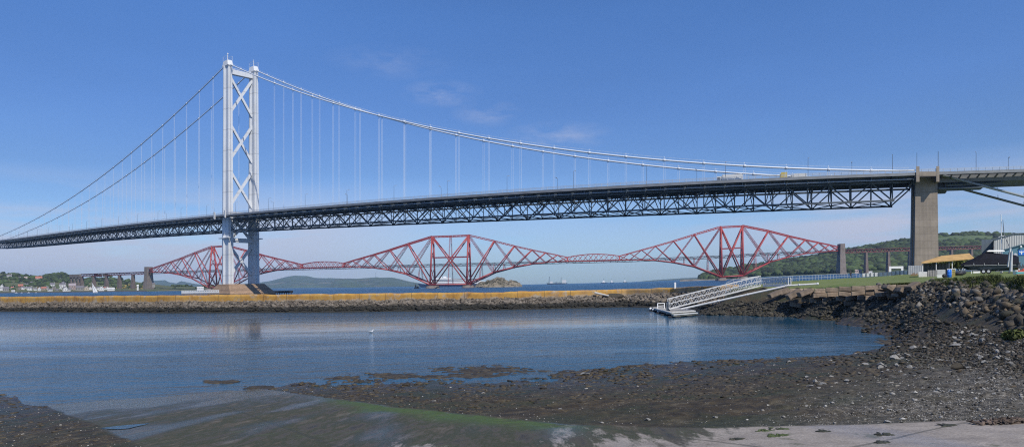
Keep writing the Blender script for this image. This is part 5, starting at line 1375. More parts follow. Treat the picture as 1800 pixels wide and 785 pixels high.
t.tube(pA, pB, .16, .16, 10)
for q in (.35, .62, .97): m1 = pA.lerp(pB, q); t.tube(m1 - (pB - pA).normalized() * .12, m1 + (pB - pA).normalized() * .12, .20, .20, 10)
tag(t.build('mooring_boom', M_WHITE2, smooth=False), 'long white pole propped from the pontoon up to the shore below the gangway', 'pole')
t = MB(); t.tube(pC + Vector((.6, 0, 0)), pD, .14, .14, 10); t.tube(pD - Vector((.1, 0, 0)), pD + Vector((.12, 0, .0)), .22, .22, 10); m1 = pC.lerp(pD, .45); t.tube(m1, m1 + Vector((.2, 0, 0)), .19, .19, 10)
tag(t.build('mooring_boom', M_WHITE2), 'white pole lying level on the turf above the stone wall', 'pole')

# masonry of the shore wall: coursed blocks, some slipped
g = np.random.default_rng(5)
t = MB()
def wallr(x): return float(np.interp(x, [1385, 1450, 1500, 1560, 1600], [104.5, 97.5, 90.5, 82.8, 78]))
def ytop(x): return float(np.interp(x, [1385, 1410, 1450, 1500, 1560, 1600], [507, 508, 507, 503.5, 501.5, 500.5]))
for course in range(4):
    x = 1388.0
    while x < 1598:
        w_ = g.uniform(14, 27); x1 = min(x + w_, 1602); xm = (x + x1) / 2
        r0 = wallr(xm) + course * -.35 - .2 + g.uniform(-.12, .12); hpx = 8.3; yt = ytop(xm) + course * hpx + g.uniform(-.5, .5)
        if g.random() < (.02, .05, .14, .45)[course]: x = x1; continue
        zt_ = Zy(xm, yt, r0); zb_ = Zy(xm, yt + hpx - .5, r0); dr = g.uniform(-.10, .10); rl_ = g.uniform(-.045, .045) * (1 + course)
        zt_, zb_ = float(zt_), float(zb_); gp = .35
        dz0 = rl_ * (x1 - x) * r0 / F
        t.hexa([W(x + gp, r0 + dr, zb_ - dz0), W(x1 - gp, r0 - dr, zb_ + dz0), W(x1 - gp, r0 + 1.5, zb_ + dz0), W(x + gp, r0 + 1.5, zb_ - dz0), W(x + gp, r0 + dr + .05, zt_ - dz0), W(x1 - gp, r0 - dr + .05, zt_ + dz0), W(x1 - gp, r0 + 1.5, zt_ + dz0), W(x + gp, r0 + 1.5, zt_ - dz0)])
        x = x1
o = t.build('stone_sea_wall', M_SLAB); tag(o, 'old sandstone block wall holding up the lawn above the dark shore', 'stone wall')
bv = o.modifiers.new('b', 'BEVEL'); bv.width = .06; bv.segments = 1
slabs = [(1396, 517, 26, 9, -.5, 'leaning sandstone slab at the left end of the block wall'), (1416, 514, 24, 8, -.35, 'slipped sandstone slab second from the left end of the block wall'), (1378, 512, 18, 8, -.3, 'sandstone slab lying beneath the foot of the short gangway'), (1362, 517, 20, 7, -.4, 'dark slab sloping down under the white pole'),
         (1566, 509, 24, 7, .55, 'sandstone slab tilted down to the right at the broken end of the wall'), (1590, 513, 24, 9, .45, 'broad slab slid out of the right end of the block wall'), (1607, 503, 20, 8, -.5, 'pale slab tipped upwards right of the wall end'), (1582, 521, 18, 6, .3, 'low slab lying at the foot of the broken wall end'), (1555, 517, 20, 7, -.1, 'fallen block at the wall foot left of the broad slid slab')]
for x_, y_, w_, h_, ro, lb in slabs:
    r_ = (wallr(x_) if x_ >= 1385 else 109) - 1.3; c0 = P(x_, y_, r_); k_ = r_ / F; hw_ = w_ * k_ / 2; hh_ = h_ * k_ / 2
    t = MB(); cs, sn = math.cos(-ro), math.sin(-ro)
    vs = []
    for b_ in (-.5, .9):
        for a_, h0 in ((-hw_, -hh_), (hw_, -hh_), (hw_ * .93, hh_), (-hw_ * .95, hh_)): vs.append((c0.x + a_ * cs - h0 * sn, c0.y + b_ + h0 * .25, c0.z + a_ * sn + h0 * cs))
    t.add(vs, [(0, 1, 2, 3), (7, 6, 5, 4), (0, 4, 5, 1), (1, 5, 6, 2), (2, 6, 7, 3), (3, 7, 4, 0)])
    o = t.build('stone_slab', M_SLAB); tag(o, lb, 'stone slab'); bv = o.modifiers.new('b', 'BEVEL'); bv.width = .07; bv.segments = 2
# weed hung stones under the wall
g = np.random.default_rng(8); nn = 5200; x = g.uniform(1230, 1640, nn); dr = g.uniform(0, 1, nn); r = np.interp(x, [1230, 1300, 1385, 1450, 1500, 1560, 1640], [118, 114, 105.5, 98, 91, 83.5, 72]) - dr * np.interp(x, [1230, 1385, 1500, 1640], [7, 6, 7, 16])
z, _ = terrain(x, r); k = z > -.05; x, r, z = x[k], r[k], z[k]; sz = g.uniform(.10, .42, len(x)) * (.7 + .6 * (g.random(len(x)) > .9))
V_, F_ = blobs(np.stack([r * (x - 900) / F + T * (z - H), r, z], -1), np.stack([sz * 1.3, sz, sz * .6], -1), ROCKS1 + ROCKS, seed=8)
o = big_mesh('weedy_rubble', V_, F_, mat('weedy_rock', (.045, .040, .028), .8, var=.45, scale=1.2, isl=.6)); tag(o, 'dark weed covered rubble between the block wall and the harbour water', 'rubble', kind='stuff')
x, y, r, z, mk_ = scatter(14000, lambda x, y, r, z, q: (q[1] < .5) * (q[0] < .1) * sstep(1500, 1640, x) * sstep(660, 600, y + (x - 1640) * -.15) * (z > .1), 52, x0=1480, x1=1850, y0=535, y1=665)
sz = np.clip((r / 1200) * rng.uniform(.8, 3.2, len(x)) * (1 + (rng.random(len(x)) > .95)), .02, .26)
V_, F_ = blobs(np.stack([r * (x - 900) / F + T * (z - H), r, z + sz * .2], -1), np.stack([sz * 1.35, sz, sz * .65], -1), ROCKS1 + ROCKS, seed=58)
o = big_mesh('shore_rubble', V_, F_, M_ROCK); tag(o, 'small broken brown stones at the foot of the rubble bank on the right', 'rubble', kind='stuff')
# kelp heap, algae pile bottom right
V_ = []
x_, y_ = 1772, 747
r_ = 10.2; zz = gz(x_, r_)
g = np.random.default_rng(4); pts = []; 
for _ in range(420):
    a_ = float(np.clip(g.normal() * .22, -.5, .5)); b_ = float(np.clip(g.normal() * .07, -.14, .14)); hh = max(0, .06 * math.exp(-(a_ / .3) ** 2 - (b_ / .12) ** 2)) * g.random()
    pts.append((r_ * (x_ - 900) / F + a_, r_ + b_, zz + hh + .01))
V_, F_ = blobs(pts, g.uniform(.012, .034, (420, 1)) * np.array([[2.2, .8, .4]]), LUMPS, seed=4, tilt=1)
o = big_mesh('kelp_heap', V_, F_, mat('brown_kelp', (.085, .060, .042), .7, var=.4, scale=8, isl=.6)); tag(o, 'heap of brown kelp washed up on the slipway in the bottom right corner', 'kelp heap', kind='stuff')
def kelp_scrap(x_, y_, w_, lb, m_):
    r_ = 1200 * H / (y_ - yh(x_))
    for _ in range(10): r_ = 1200 * (H - gz(x_, r_)) / (y_ - yh(x_))
    zz = gz(x_, r_); k_ = r_ / F; g = np.random.default_rng(int(x_)); q = int(18 + w_)
    pts = [(r_ * (x_ - 900) / F + g.normal() * w_ * k_ * .28, r_ + g.normal() * w_ * k_ * .25, zz + .005) for _ in range(q)]
    V_, F_ = blobs(pts, g.uniform(.008, .03, (q, 1)) * np.array([[2, .9, .35]]), LUMPS, seed=5, tilt=.3); o = big_mesh('seaweed_scrap', V_, F_, m_); tag(o, lb, 'seaweed scrap')
M_KD = mat('dark_dry_weed', (.03, .032, .02), .8, isl=.5); M_KG = mat('green_weed', (.055, .075, .02), .8, isl=.5)
for a in [(1666, 748, 24, 'dark weed scrap on the pale slipway nearest the kelp heap', M_KD), (1552, 764, 24, 'thin dark weed strip on the slipway below the weed topped stone', M_KD), (1546, 778, 20, 'small weed scrap lowest on the pale slipway', M_KD), (1340, 757, 34, 'green weed patch on the upper left of the pale slipway', M_KG), (1293, 772, 22, 'dark weed patch left of the green one on the slipway', M_KD), (1362, 766, 30, 'green weed patch below the longer green one on the slipway', M_KG), (1445, 758, 16, 'tiny weed scrap beside the slipway crack', M_KD), (1372, 754, 12, 'small green weed tuft at the top edge of the slipway', M_KG)]:
    kelp_scrap(*a)
# puddle on the slipway
t = MB(); pts = []
for x_, y_ in [(172, 753), (190, 750.5), (214, 748), (238, 746), (258, 744.5), (250, 747), (236, 750), (222, 753.5), (205, 755), (188, 754.6)]:
    # meet the slipway plane
    cx = (x_ - 900) / F; dd = -.43 * cx + .9; r_ = (H - 3.9) / ((y_ - yh(x_)) / F - 3.9 * dd / 39.8); pts.append((r_ * cx, r_))
zm = max(slip_z(*p) for p in pts); 
t.add([(p[0], p[1], slip_z(*p) + .016) for p in pts], [tuple(range(len(pts)))])
o = t.build('puddle', MW); o['kind'] = 'structure'
# gull on the harbour
x_, y_ = 652, 584.5; r_ = R0(x_, y_); fn = frame(x_, r_, 0)
t = MB(); c0 = fn(0, 0, 0)
vsk = [((-.26, 0, .16), .03), ((-.12, 0, .14), .09), ((.06, 0, .13), .13), ((.18, 0, .17), .10), ((.25, 0, .27), .055), ((.29, 0, .36), .065), ((.34, 0, .37), .045)]
def skin(name, chain, m_, parent=None, loc=None, edges=None, lv=2):
    me = bpy.data.meshes.new(name); me.from_pydata([v for v, _ in chain], edges or [(i, i + 1) for i in range(len(chain) - 1)], []); o = bpy.data.objects.new(name, me); COL.objects.link(o)
    sk = o.modifiers.new('s', 'SKIN'); 
    for i, (_, rr) in enumerate(chain):
        q = me.skin_vertices[0].data[i]; q.radius = (rr, rr) if not isinstance(rr, tuple) else rr
    me.skin_vertices[0].data[0].use_root = True
    sb = o.modifiers.new('u', 'SUBSURF'); sb.levels = lv; sb.render_levels = lv; me.materials.append(m_)
    if parent: o.parent = parent
    if loc is not None: o.location = loc
    return o
def bake_skin(o):
    dg = bpy.context.evaluated_depsgraph_get(); dg.update(); ev = o.evaluated_get(dg); me = bpy.data.meshes.new_from_object(ev); mm = o.data.materials[0]
    o.modifiers.clear(); o.data = me
    if not me.materials: me.materials.append(mm)
    me.polygons.foreach_set('use_smooth', [True] * len(me.polygons))
gu = thing('gull', 'white gull floating on the harbour water', 'bird', c0)
gs = .95
o = skin('body', [(tuple(q * gs for q in v), rr * gs) for v, rr in vsk], M_WHITE, gu); bake_skin(o)
t = MB(); t.tube(c0 + Vector((.36, 0, .37)) * gs, c0 + Vector((.45, 0, .35)) * gs, .02 * gs, .008 * gs, 6); t.build('beak', M_YEL, gu)
t = MB()
for sg in (-1, 1): t.hexa([c0 + Vector(q) * gs for q in [(-.34, sg * .06, .18), (-.05, sg * .13, .12), (.14, sg * .12, .15), (-.1, sg * .06, .2), (-.34, sg * .07, .2), (-.05, sg * .15, .16), (.14, sg * .13, .2), (-.1, sg * .08, .25)]])
t.build('wings', M_GREYP, gu)
t = MB(frame(1187, bww(1187) - .05, float(bwbot(1187)))); t.box(-.18, .18, -.12, .1, .9, 2.3); tag(t.build('marker_plate', M_WHITE), 'small white upright marker on the harbour wall left of the gangway', 'marker')
t = MB()
q0 = P(1045, 514.5, bww(1045) - 1.2); q1 = P(1070, 520, bww(1070) - 2.2); t.tube(q0, q1, .28, .18, 8); tag(t.build('driftwood_beam', mat('bleached_wood', (.5, .47, .42), .8)), 'bleached beam leaning on the harbour wall', 'beam')
t = MB(); c0 = P(1078, 519.5, bww(1078) - 1.6); t2, tf2 = rock_template(401, ICO2); t.v = [tuple(np.array(c0) + v * np.array([2.6, 1, .75])) for v in t2]; t.f = [tuple(int(q) for q in f) for f in tf2]; tag(t.build('boulder', M_ROCK), 'large dark boulder beside the bleached beam at the harbour wall', 'boulder')

# ------------------------------------------------------------------ the lawn and boatyard on the right
def at(x, r): return frame(x, r, gz(x, r))
# railing along the lawn's seaward edge
def railing(name, label, pts, hgt, step, m_, bars=(1.0, .5), pr=.05, cat='fence'):
    P3 = []
    for x, r in pts: P3.append((x, r, gz(x, r)))
    o = thing(name, label, cat, W(*P3[0])); t = MB(); rl_ = MB()
    for (xa, ra, za), (xb, rb_, zb_) in zip(P3[:-1], P3[1:]):
        a, b = W(xa, ra, za), W(xb, rb_, zb_); n_ = max(1, int((b - a).length / step))
        prev = None
        for i in range(n_ + 1):
            q = i / n_; x = xa + (xb - xa) * q; r = ra + (rb_ - ra) * q; p = W(x, r, gz(x, r) - .05)
            t = MB(); t.tube(p, p + Vector((0, 0, hgt + .05)), pr, pr, 6); t.build('post', m_, o)
            if prev is not None:
                for h_ in bars: rl_.bar(prev + Vector((0, 0, hgt * h_)), p + Vector((0, 0, hgt * h_)), pr * 1.6)
            prev = p
    rl_.build('rail', m_, o); return o
M_RAILG = mat('pale_railing', (.50, .53, .55), .5, var=.05)
railing('railing', 'thin pale railing along the seaward edge of the lawn', [(1332, 126), (1360, 134), (1400, 146), (1450, 162), (1500, 180), (1517, 186)], 1.2, 2.2, M_RAILG, pr=.036)
railing('railing', 'tall pale railing panels behind the sloping gangway', [(1277, 124), (1303, 123), (1330, 125)], 1.75, 1.1, M_RAILG, (1.0, .97, .08))
railing('railing', 'short pale railing at the end of the lichen wall', [(1257, 124), (1276, 122)], 1.3, 1.7, M_RAILG)
# person
def person(x, r, label):
    z = gz(x, r); c0 = W(x, r, z); o = thing('person', label, 'person', c0)
    ch = [((0, 0, .95), (.16, .12)), ((0, 0, 1.15), (.145, .11)), ((0, 0, 1.38), (.19, .12)), ((0, 0, 1.50), (.07, .07)), ((0, -.02, 1.62), (.085, .10)), ((0, -.02, 1.74), (.07, .08)),
          ((-.10, 0, .88), (.10, .10)), ((-.12, .02, .48), (.065, .065)), ((-.13, .0, .09), (.045, .045)), ((-.14, -.14, .04), (.04, .035)),
          ((.10, 0, .88), (.10, .10)), ((.14, -.03, .48), (.065, .065)), ((.16, .03, .09), (.045, .045)), ((.17, -.11, .04), (.04, .035)),
          ((-.20, 0, 1.42), (.06, .06)), ((-.27, .03, 1.15), (.045, .045)), ((-.20, -.16, 1.02), (.035, .035)), ((.20, 0, 1.42), (.06, .06)), ((.28, .02, 1.16), (.045, .045)), ((.19, -.17, 1.05), (.035, .035))]
    ed = [(0, 1), (1, 2), (2, 3), (3, 4), (4, 5), (0, 6), (6, 7), (7, 8), (8, 9), (0, 10), (10, 11), (11, 12), (12, 13), (2, 14), (14, 15), (15, 16), (2, 17), (17, 18), (18, 19)]
    b = skin('body', ch, M_CLOTH, o, None, ed, 2); bake_skin(b)
    b.data.materials.append(M_SKIN)
    for p in b.data.polygons:
        zc_ = p.center.z
        if zc_ > 1.54 and p.center.y < .02: p.material_index = 1
    t = MB(); t.ball(tuple(c0 + Vector((0, .02, 1.72))), .105, 10, (1, 1.1, .8)); t.build('hair', M_BLACK, o, True)
    t = MB()
    for sg in (-1, 1):
        h0 = c0 + Vector((sg * .20, -.17, 1.02))
        t.ball(tuple(h0), .04, 8, (.8, 1, 1.1))
        for f_ in range(4): t.tube(h0 + Vector((sg * .0, -.02, -.01)), h0 + Vector((-sg * .02 + (f_ - 1.5) * .018, -.08 - .005 * (f_ % 2), -.05)), .009, .007, 5)
        t.tube(h0, h0 + Vector((-sg * .05, -.05, .01)), .010, .008, 5)
    t.build('hands', M_SKIN, o)
    return o
person(1495.5, 175, 'person in dark clothes standing at the railing on the lawn')
# low white panel fence, white frame
fn0 = [(1516, 181), (1545, 180), (1575, 176), (1603, 166)]
o = thing('panel_fence', 'long low white panel fence beyond the lawn', 'fence', W(1516, 186, gz(1516, 186))); t = MB(); t2 = MB()
for (xa, ra), (xb, rb_) in zip(fn0[:-1], fn0[1:]):
    for i in range(4):
        q0, q1 = i / 4, (i + 1) / 4 - .015; x0, x1 = xa + (xb - xa) * q0, xa + (xb - xa) * q1; r0, r1 = ra + (rb_ - ra) * q0, ra + (rb_ - ra) * q1; z0, z1 = gz(x0, r0) + .04, gz(x1, r1) + .04; h_ = .95 if xa < 1575 else 1.0
        t.hexa([W(x0, r0, z0), W(x1, r1, z1), W(x1, r1 + .08, z1), W(x0, r0 + .08, z0), W(x0, r0, z0 + h_), W(x1, r1, z1 + h_), W(x1, r1 + .08, z1 + h_), W(x0, r0 + .08, z0 + h_)])
        p = W(x0 - .2, r0 - .12, z0 - .3); t2.bar(p, p + Vector((0, 0, h_ + .35)), .12)
t.build('panel', M_WHITE2, o); t2.build('post', M_DGREY, o)
R1 = 180; k_ = R1 / F; fn = at(1575.5, R1); w_ = 25.2 * k_ / 2
t = MB(fn); t.box(-w_, -w_ + .58, 0, .8, 0, 2.4); t.box(w_ - .58, w_, 0, .8, 0, 2.4); t.box(-w_, w_, 0, .8, 2.401, 3.0)
tag(t.build('frame', M_WHITE), 'thick white rectangular open frame standing behind the low panel fence', 'frame')
t = MB(fn)
for i in range(9): t.box(-w_ + .9 + i * .3, -w_ + 1.12 + i * .3, 2.0, 2.6, .0, .75 + .25 * ((i * 7) % 3) / 2)
t.box(-w_ + .7, w_ - .8, 2.7, 3.2, 0, .9)
tag(t.build('timber_stack', mat('brown_timber', (.20, .12, .06), .9, var=.3, scale=3)), 'stack of brown timber seen through the white frame', 'timber')
# corrugated sheets, brown stores, shed
def corr(fn, x0, x1, y, z0, z1, pitch=.25):
    t = MB(fn); n_ = max(2, int((x1 - x0) / pitch)); vs = []
    for i in range(n_ + 1):
        x = x0 + (x1 - x0) * i / n_; yy = y + (.05 if i % 2 else -.05); vs += [(x, yy, z0), (x, yy, z1), (x, yy + .06, z1), (x, yy + .06, z0)]
    fs = []
    for i in range(n_):
        for j in range(4): fs.append((i * 4 + j, i * 4 + (j + 1) % 4, (i + 1) * 4 + (j + 1) % 4, (i + 1) * 4 + j))
    fs += [(0, 1, 2, 3), tuple(range(n_ * 4, n_ * 4 + 4))[::-1]]
    t.add(vs, fs); return t
M_CORR = mat('grey_corrugated', (.33, .34, .36), .55, var=.12, scale=1)
r_ = 150; k_ = r_ / F; fn = at(1610, r_); tag(corr(fn, -13 * k_, 13 * k_, 0, 0, 2.0).build('corrugated_fence', M_CORR), 'grey corrugated sheet fence left of the yellow roofed shed', 'fence')
r_ = 130; k_ = r_ / F; fn = at(1607, r_); t = MB(fn)
for i in range(7): t.box(-6 * k_ + i * .19, -6 * k_ + .16 + i * .19, -.2, .5, 0, .35 + .3 * ((i * 5) % 4) / 3)
tag(t.build('timber_stack', MATS['brown_timber']), 'low pile of brown timber in front of the corrugated fence', 'timber')
r_ = 112; k_ = r_ / F; fn = at(1662, r_); z0_ = gz(1662, r_)
def hz(y, x=1662, r=112): return float(Zy(x, y, r)) - z0_
sh_ = thing('open_shed', 'open sided shed with a worn yellow hipped roof', 'shed', fn(0, 0, 0))
t = MB(fn); xl, xr_ = -42 * k_, 50 * k_; ze, zr = hz(461), hz(448.5)
zeR, zrR = hz(455), hz(444.8)
ev = [(xl, 0, ze), (xr_, 0, zeR), (xr_, 7, zeR + .3), (xl, 7, ze + .3)]; rg_ = [(-7 * k_, 3.3, zr), (42 * k_, 3.3, zrR)]
vs = ev + rg_ + [(x, y, z - .14) for x, y, z in ev]
t.add(vs, [(0, 1, 5, 4), (2, 3, 4, 5), (3, 0, 4), (1, 2, 5), (6, 9, 8, 7), (0, 6, 7, 1), (1, 7, 8, 2), (2, 8, 9, 3), (3, 9, 6, 0)])
t.build('roof', M_ROOFY, sh_)
for x_ in (-40, -16, 6.5, 12, 46):
    t = MB(fn); t.box(x_ * k_ - .07, x_ * k_ + .07, .3, .44, 0, ze - .1 + (x_ + 40) / 90 * (zeR - ze)); t.build('post', M_WHITE2 if x_ != 6.5 else M_DGREY, sh_)
for x_ in (-40, 46):
    t = MB(fn); t.box(x_ * k_ - .07, x_ * k_ + .07, 6.3, 6.44, 0, ze - .1 + (x_ + 40) / 90 * (zeR - ze)); t.build('post', M_WHITE2, sh_)
t = corr(fn, -39 * k_, 8 * k_, 5.5, 0, ze - .05, .3); t.build('shaded_back_wall', M_DGREY, sh_)  # dark grey sheet carries the shade of the interior under the roof
def panel(x0, x1, y0, y1, r, m_, label, name='fence_panel', ck=False):
    xm = (x0 + x1) / 2; k_ = r / F; fn = at(xm, r); h_ = (y1 - y0) * k_
    t = corr(fn, -(x1 - x0) / 2 * k_, (x1 - x0) / 2 * k_, 0, .0, h_ + .1, .2) if ck else MB(fn).box(-(x1 - x0) / 2 * k_, (x1 - x0) / 2 * k_, 0, .06, .0, h_ + .1)
    tag(t.build(name, m_), label, 'fence panel')
panel(1615, 1630, 473, 481, 109, M_WHITE2, 'white fence panel at the left front of the yellow roofed shed')
panel(1631, 1647, 471, 481, 108, M_FENCEW, 'grey slatted timber fence panel under the shed roof', ck=True)
panel(1647.5, 1662, 471, 480.5, 109, mat('pale_boards', (.45, .45, .44), .8, var=.12, scale=2), 'pale boarded fence panel right of the slatted one under the shed roof')
panel(1665, 1680, 469, 479, 110, M_WHITE2, 'white panel half hidden behind the blue barrel')
# odds and ends by the bank
fn = at(1654, 88); k_ = 88 / F
t = MB(fn); t.hexa([(-.45, 0, .0), (.35, 0, .0), (.35, .6, .0), (-.45, .6, .0), (-.5, -.05, .36), (.45, -.05, .42), (.45, .6, .42), (-.5, .6, .36)]); tag(t.build('crate', M_WHITE), 'white plastic crate on the turf edge left of the blue barrel', 'crate')
fn = at(1660.5, 86.5); t = MB(fn); t.ball((0, 0, .22), .34, 10, (1, .8, .8)); t.box(-.1, .5, -.2, .2, .0, .2); tag(t.build('net_heap', M_BLACK), 'dark heap of netting between the white crate and the blue barrel', 'net')
fn = at(1669, 84); o = thing('barrel', 'blue plastic barrel on the edge of the turf', 'barrel', fn(0, 0, 0))
t = MB(fn); t.lathe([(.24, 0), (.27, .05), (.29, .3), (.30, .32), (.29, .34), (.29, .62), (.30, .64), (.29, .66), (.27, .90), (.22, .95)], n=18); t.build('shell', M_BLUE, o, True)
t = MB(fn); t.lathe([(.21, .95), (.22, .99)], n=18); t.lathe([(.04, .99), (.04, 1.02)], c=(.1, 0), n=8); t.build('lid', M_BLUE, o)
fn = at(1676.5, 84.5); t = MB(fn)
o = thing('pallet_stack', 'stack of yellow crates with dark filled gaps right beside the blue barrel', 'crates', fn(0, 0, 0))
for i in range(4):
    t = MB(fn); t.box(-.2, .2, 0, .4, i * .24, i * .24 + .13); t.build('crate', M_YEL, o)
    t = MB(fn); t.box(-.19, .19, .01, .39, i * .24 + .131, i * .24 + .238); t.build('gap_shade_fill', M_BLACK, o)  # black block fills the space between crates as its shade
fn = at(1686, 87); o = thing('inflatable_boat', 'small black inflatable boat beside the stacked crates', 'boat', fn(0, 0, 0))
t = MB()
for b_ in (-.45, .45): t.path([fn(-.55, b_, .35), fn(.3, b_, .35), fn(.62, b_ * .7, .42)], .22, 8)
t.path([fn(.60, -.3, .42), fn(.70, 0, .45), fn(.60, .3, .42)], .20, 8); t.build('tube', M_BLACK, o, True)
t = MB(fn); t.box(-.5, .5, -.4, .4, .12, .2); t.build('floor', M_DGREY, o)
t = MB(fn); t.box(-.62, -.56, -.4, .4, .1, .6); t.build('transom', M_DGREY, o)
# small dinghy/kit behind
fn = at(1692, 96); t = MB(fn); t.bar(fn(-.4, 0, .2), fn(.5, 0, 1.7), .07); t.bar(fn(0, 0, .2), fn(.6, .1, 1.3), .05); t.bar(fn(-.5, 0, .8), fn(.3, 0, .3), .06); t.bar(fn(.1, 0, .5), fn(.6, 0, 1.7), .05)
tag(t.build('trailer_winch', M_WHITE2), 'tangle of white winch bars before the bow of the covered boat', 'winch')
# covered cruiser on its trailer
r_ = 92; k_ = r_ / F; fn = at(1742, r_)
bt = thing('boat_trailer', 'long twin axle boat trailer under the black covered boat', 'trailer', fn(0, 0, 0))
t = MB(fn)
for b_ in (.3, 1.9): t.lbar((-4.1, b_, .45), (3.2, b_, .75), .10, .14)
for x_ in (-3.5, -1.2, 1.0, 3.0): t.lbar((x_, .3, .48 + x_ * .03), (x_, 1.9, .48 + x_ * .03), .09, .12)
t.lbar((-4.1, 1.1, .42), (-5.2, 1.1, .42), .1, .1); t.build('frame', M_DGREY, bt)
for x_ in (-1.0, -.32, .6 - .6):
    if x_ == 0: continue
    for b_ in (.02, 2.0):
        t = MB(); t.tube(fn(x_, b_, .32), fn(x_, b_ + .2, .32), .31, n=16); wh_ = t.build('wheel', M_BLACK, bt)
        t = MB(); t.tube(fn(x_, b_ - .015, .32), fn(x_, b_ + .0, .32), .17, n=12); t.build('rim', M_WHITE, wh_)
t = MB(fn); t.box(-1.4, .1, -.02, .22, .66, .70); t.build('mudguard', M_DGREY, bt)
o = thing('covered_boat', 'motor cruiser under a black cover with white hardtop on its trailer', 'boat', fn(0, 0, .9))
n_ = 16; vs = []; t = MB(fn); L0, L1 = -4.0, 3.7
for i in range(n_ + 1):
    q = i / n_; x = L0 + (L1 - L0) * q; w_ = 1.15 * min(1, (q / .35 + .02)) ** .55; zk = .34 + .62 * max(0, (.22 - q) / .22) ** 1.5 + .10 * q; zs_ = 1.25 + .12 * q + .15 * max(0, .3 - q)
    vs += [(x, 1.1, zk), (x, 1.1 - w_ * .9, zk + .32), (x, 1.1 - w_, zs_), (x, 1.1 + w_, zs_), (x, 1.1 + w_ * .9, zk + .32)]
fs = []
for i in range(n_):
    for j in range(5): fs.append((i * 5 + j, i * 5 + (j + 1) % 5, (i + 1) * 5 + (j + 1) % 5, (i + 1) * 5 + j))
fs += [(0, 1, 2, 3, 4), tuple(range(n_ * 5, n_ * 5 + 5))[::-1]]
t.add(vs, fs); t.build('hull', mat('dark_hull', (.02, .03, .045), .35), o)
t = MB(fn)
t.box(-3.6, 3.4, -.075, -.03, 1.12, 1.17)
t.build('rubbing_strake', M_GREYP, o)
# cover: ridge line follows the photograph's silhouette
t = MB(fn); sil = [(-4.1, 1.36), (-3.4, 1.75), (-2.4, 2.15), (-1.5, 2.62), (-.6, 3.05), (.0, 2.95), (.8, 2.78), (1.6, 2.72), (2.6, 2.6), (3.3, 2.5), (3.75, 2.3), (3.78, 1.5)]
vs = []
for x, zt_ in sil:
    q = (x - L0) / (L1 - L0); w_ = 1.2 * min(1, max(.05, (q / .35 + .05))) ** .55; zs_ = 1.2 + .12 * q
    sag = .08 * math.sin(x * 4)
    vs += [(x, 1.1 - w_ - .03, zs_), (x, 1.1 - w_ * .80 + sag * .5, zs_ + (zt_ - zs_) * .48 + sag), (x, 1.1 - w_ * .25, zt_ - .05), (x, 1.1 + w_ * .25, zt_ - .05), (x, 1.1 + w_ * .80, zs_ + (zt_ - zs_) * .5 - sag), (x, 1.1 + w_ + .03, zs_)]
fs = []
for i in range(len(sil) - 1):
    for j in range(6): fs.append((i * 6 + j, i * 6 + (j + 1) % 6, (i + 1) * 6 + (j + 1) % 6, (i + 1) * 6 + j))
fs += [tuple(range(6)), tuple(range(len(sil) * 6 - 6, len(sil) * 6))[::-1]]
t.add(vs, fs); t.build('cover', M_COVER, o)
t = MB(fn); t.hexa([(-.6, .5, 3.0), (1.9, .5, 2.98), (1.9, 1.8, 2.98), (-.6, 1.8, 3.0), (-.3, .6, 3.18), (1.75, .6, 3.15), (1.75, 1.7, 3.15), (-.3, 1.7, 3.18)]); t.build('hardtop', M_WHITE, o)
for x_ in (-2.3, -.9, 1.0, 2.6):
    t = MB(fn); t.box(x_ - .03, x_ + .03, -.16, -.10, 1.15, 1.45); t.build('cover_tie', M_GREYP, o)
fn = at(1777, 88); t = MB(fn); t.bar(fn(-.35, 0, .9), fn(-.05, 0, 3.3), .16); t.tube(fn(0, -.2, .3), fn(.15, -.2, 2.9), .17, .09, 8)
tag(t.build('furled_sail', M_WHITE2), 'upright bundle of pale furled sail standing beside the covered boat', 'sail')
fn = at(1763, 93); t = MB(); t.tube(fn(-.1, 4, 0), fn(-.25, 4, 8.4), .07, .045, 8); mm_ = thing('mast', 'tall thin white boat mast rising behind the covered boat', 'mast', fn(-.1, 4, 0)); t.build('pole', M_WHITE, mm_)
t = MB(); t.bar(fn(-.6, 4, 5.2), fn(.25, 4, 5.35), .06); t.build('spreader', M_WHITE, mm_); t = MB(); t.tube(fn(-.2, 4, 5.3), fn(-.2, 4, 5.35), .2, n=10); t.build('radar_reflector', M_WHITE, mm_)
t = MB(); t.tube(fn(.15, 3.8, 5.6), fn(1.1, 2.5, 3.2), .05, .06, 6); t.tube(fn(.0, 3.8, 7.6), fn(.15, 3.8, 5.6), .03, .05, 6); t.build('stay', M_DGREY, mm_)
# pale boat bow behind the shed end
fn = at(1717, 118); t = MB(fn); t.prism([(-1.9, 2.45), (-1.0, 2.1), (.9, 2.05), (1.9, 2.5), (.3, 2.62), (-.6, 2.60)], 0, 1.6); t.box(-.6, .6, .3, 1.2, 0, 2.06)
tag(t.build('dinghy', M_WHITE), 'white dinghy lifted up behind the right end of the shed', 'dinghy')
# boatyard sheds
r_ = 165; k_ = r_ / F; fn = at(1790, r_); z0_ = gz(1790, r_)
gsx = thing('boat_shed', 'large pale grey metal boat shed with a low gable', 'shed', fn(0, 0, 0))
def gy(y, x=1790.): return float(Zy(x, y, r_)) - z0_
t = MB(fn); t.prism([(-43 * k_, 0), (66 * k_, 0), (66 * k_, gy(414)), (8 * k_, gy(410.5)), (-7 * k_, gy(411)), (-43 * k_, gy(420.5))], 0, 20)
t.build('wall', mat('pale_ribbed_cladding', (.52, .52, .50), .6, var=.06, scale=.5), gsx)
t = MB(fn)
for i in range(0, 100, 3): 
    x_ = (-42 + i) * k_; tp_ = float(np.interp(-42 + i, [-43, -7, 8, 66], [gy(420.5), gy(411), gy(410.5), gy(414)]))
    t.box(x_, x_ + .06, -.08, 0, .0, tp_ - .1)
t.build('cladding_rib', M_GREYM, gsx)
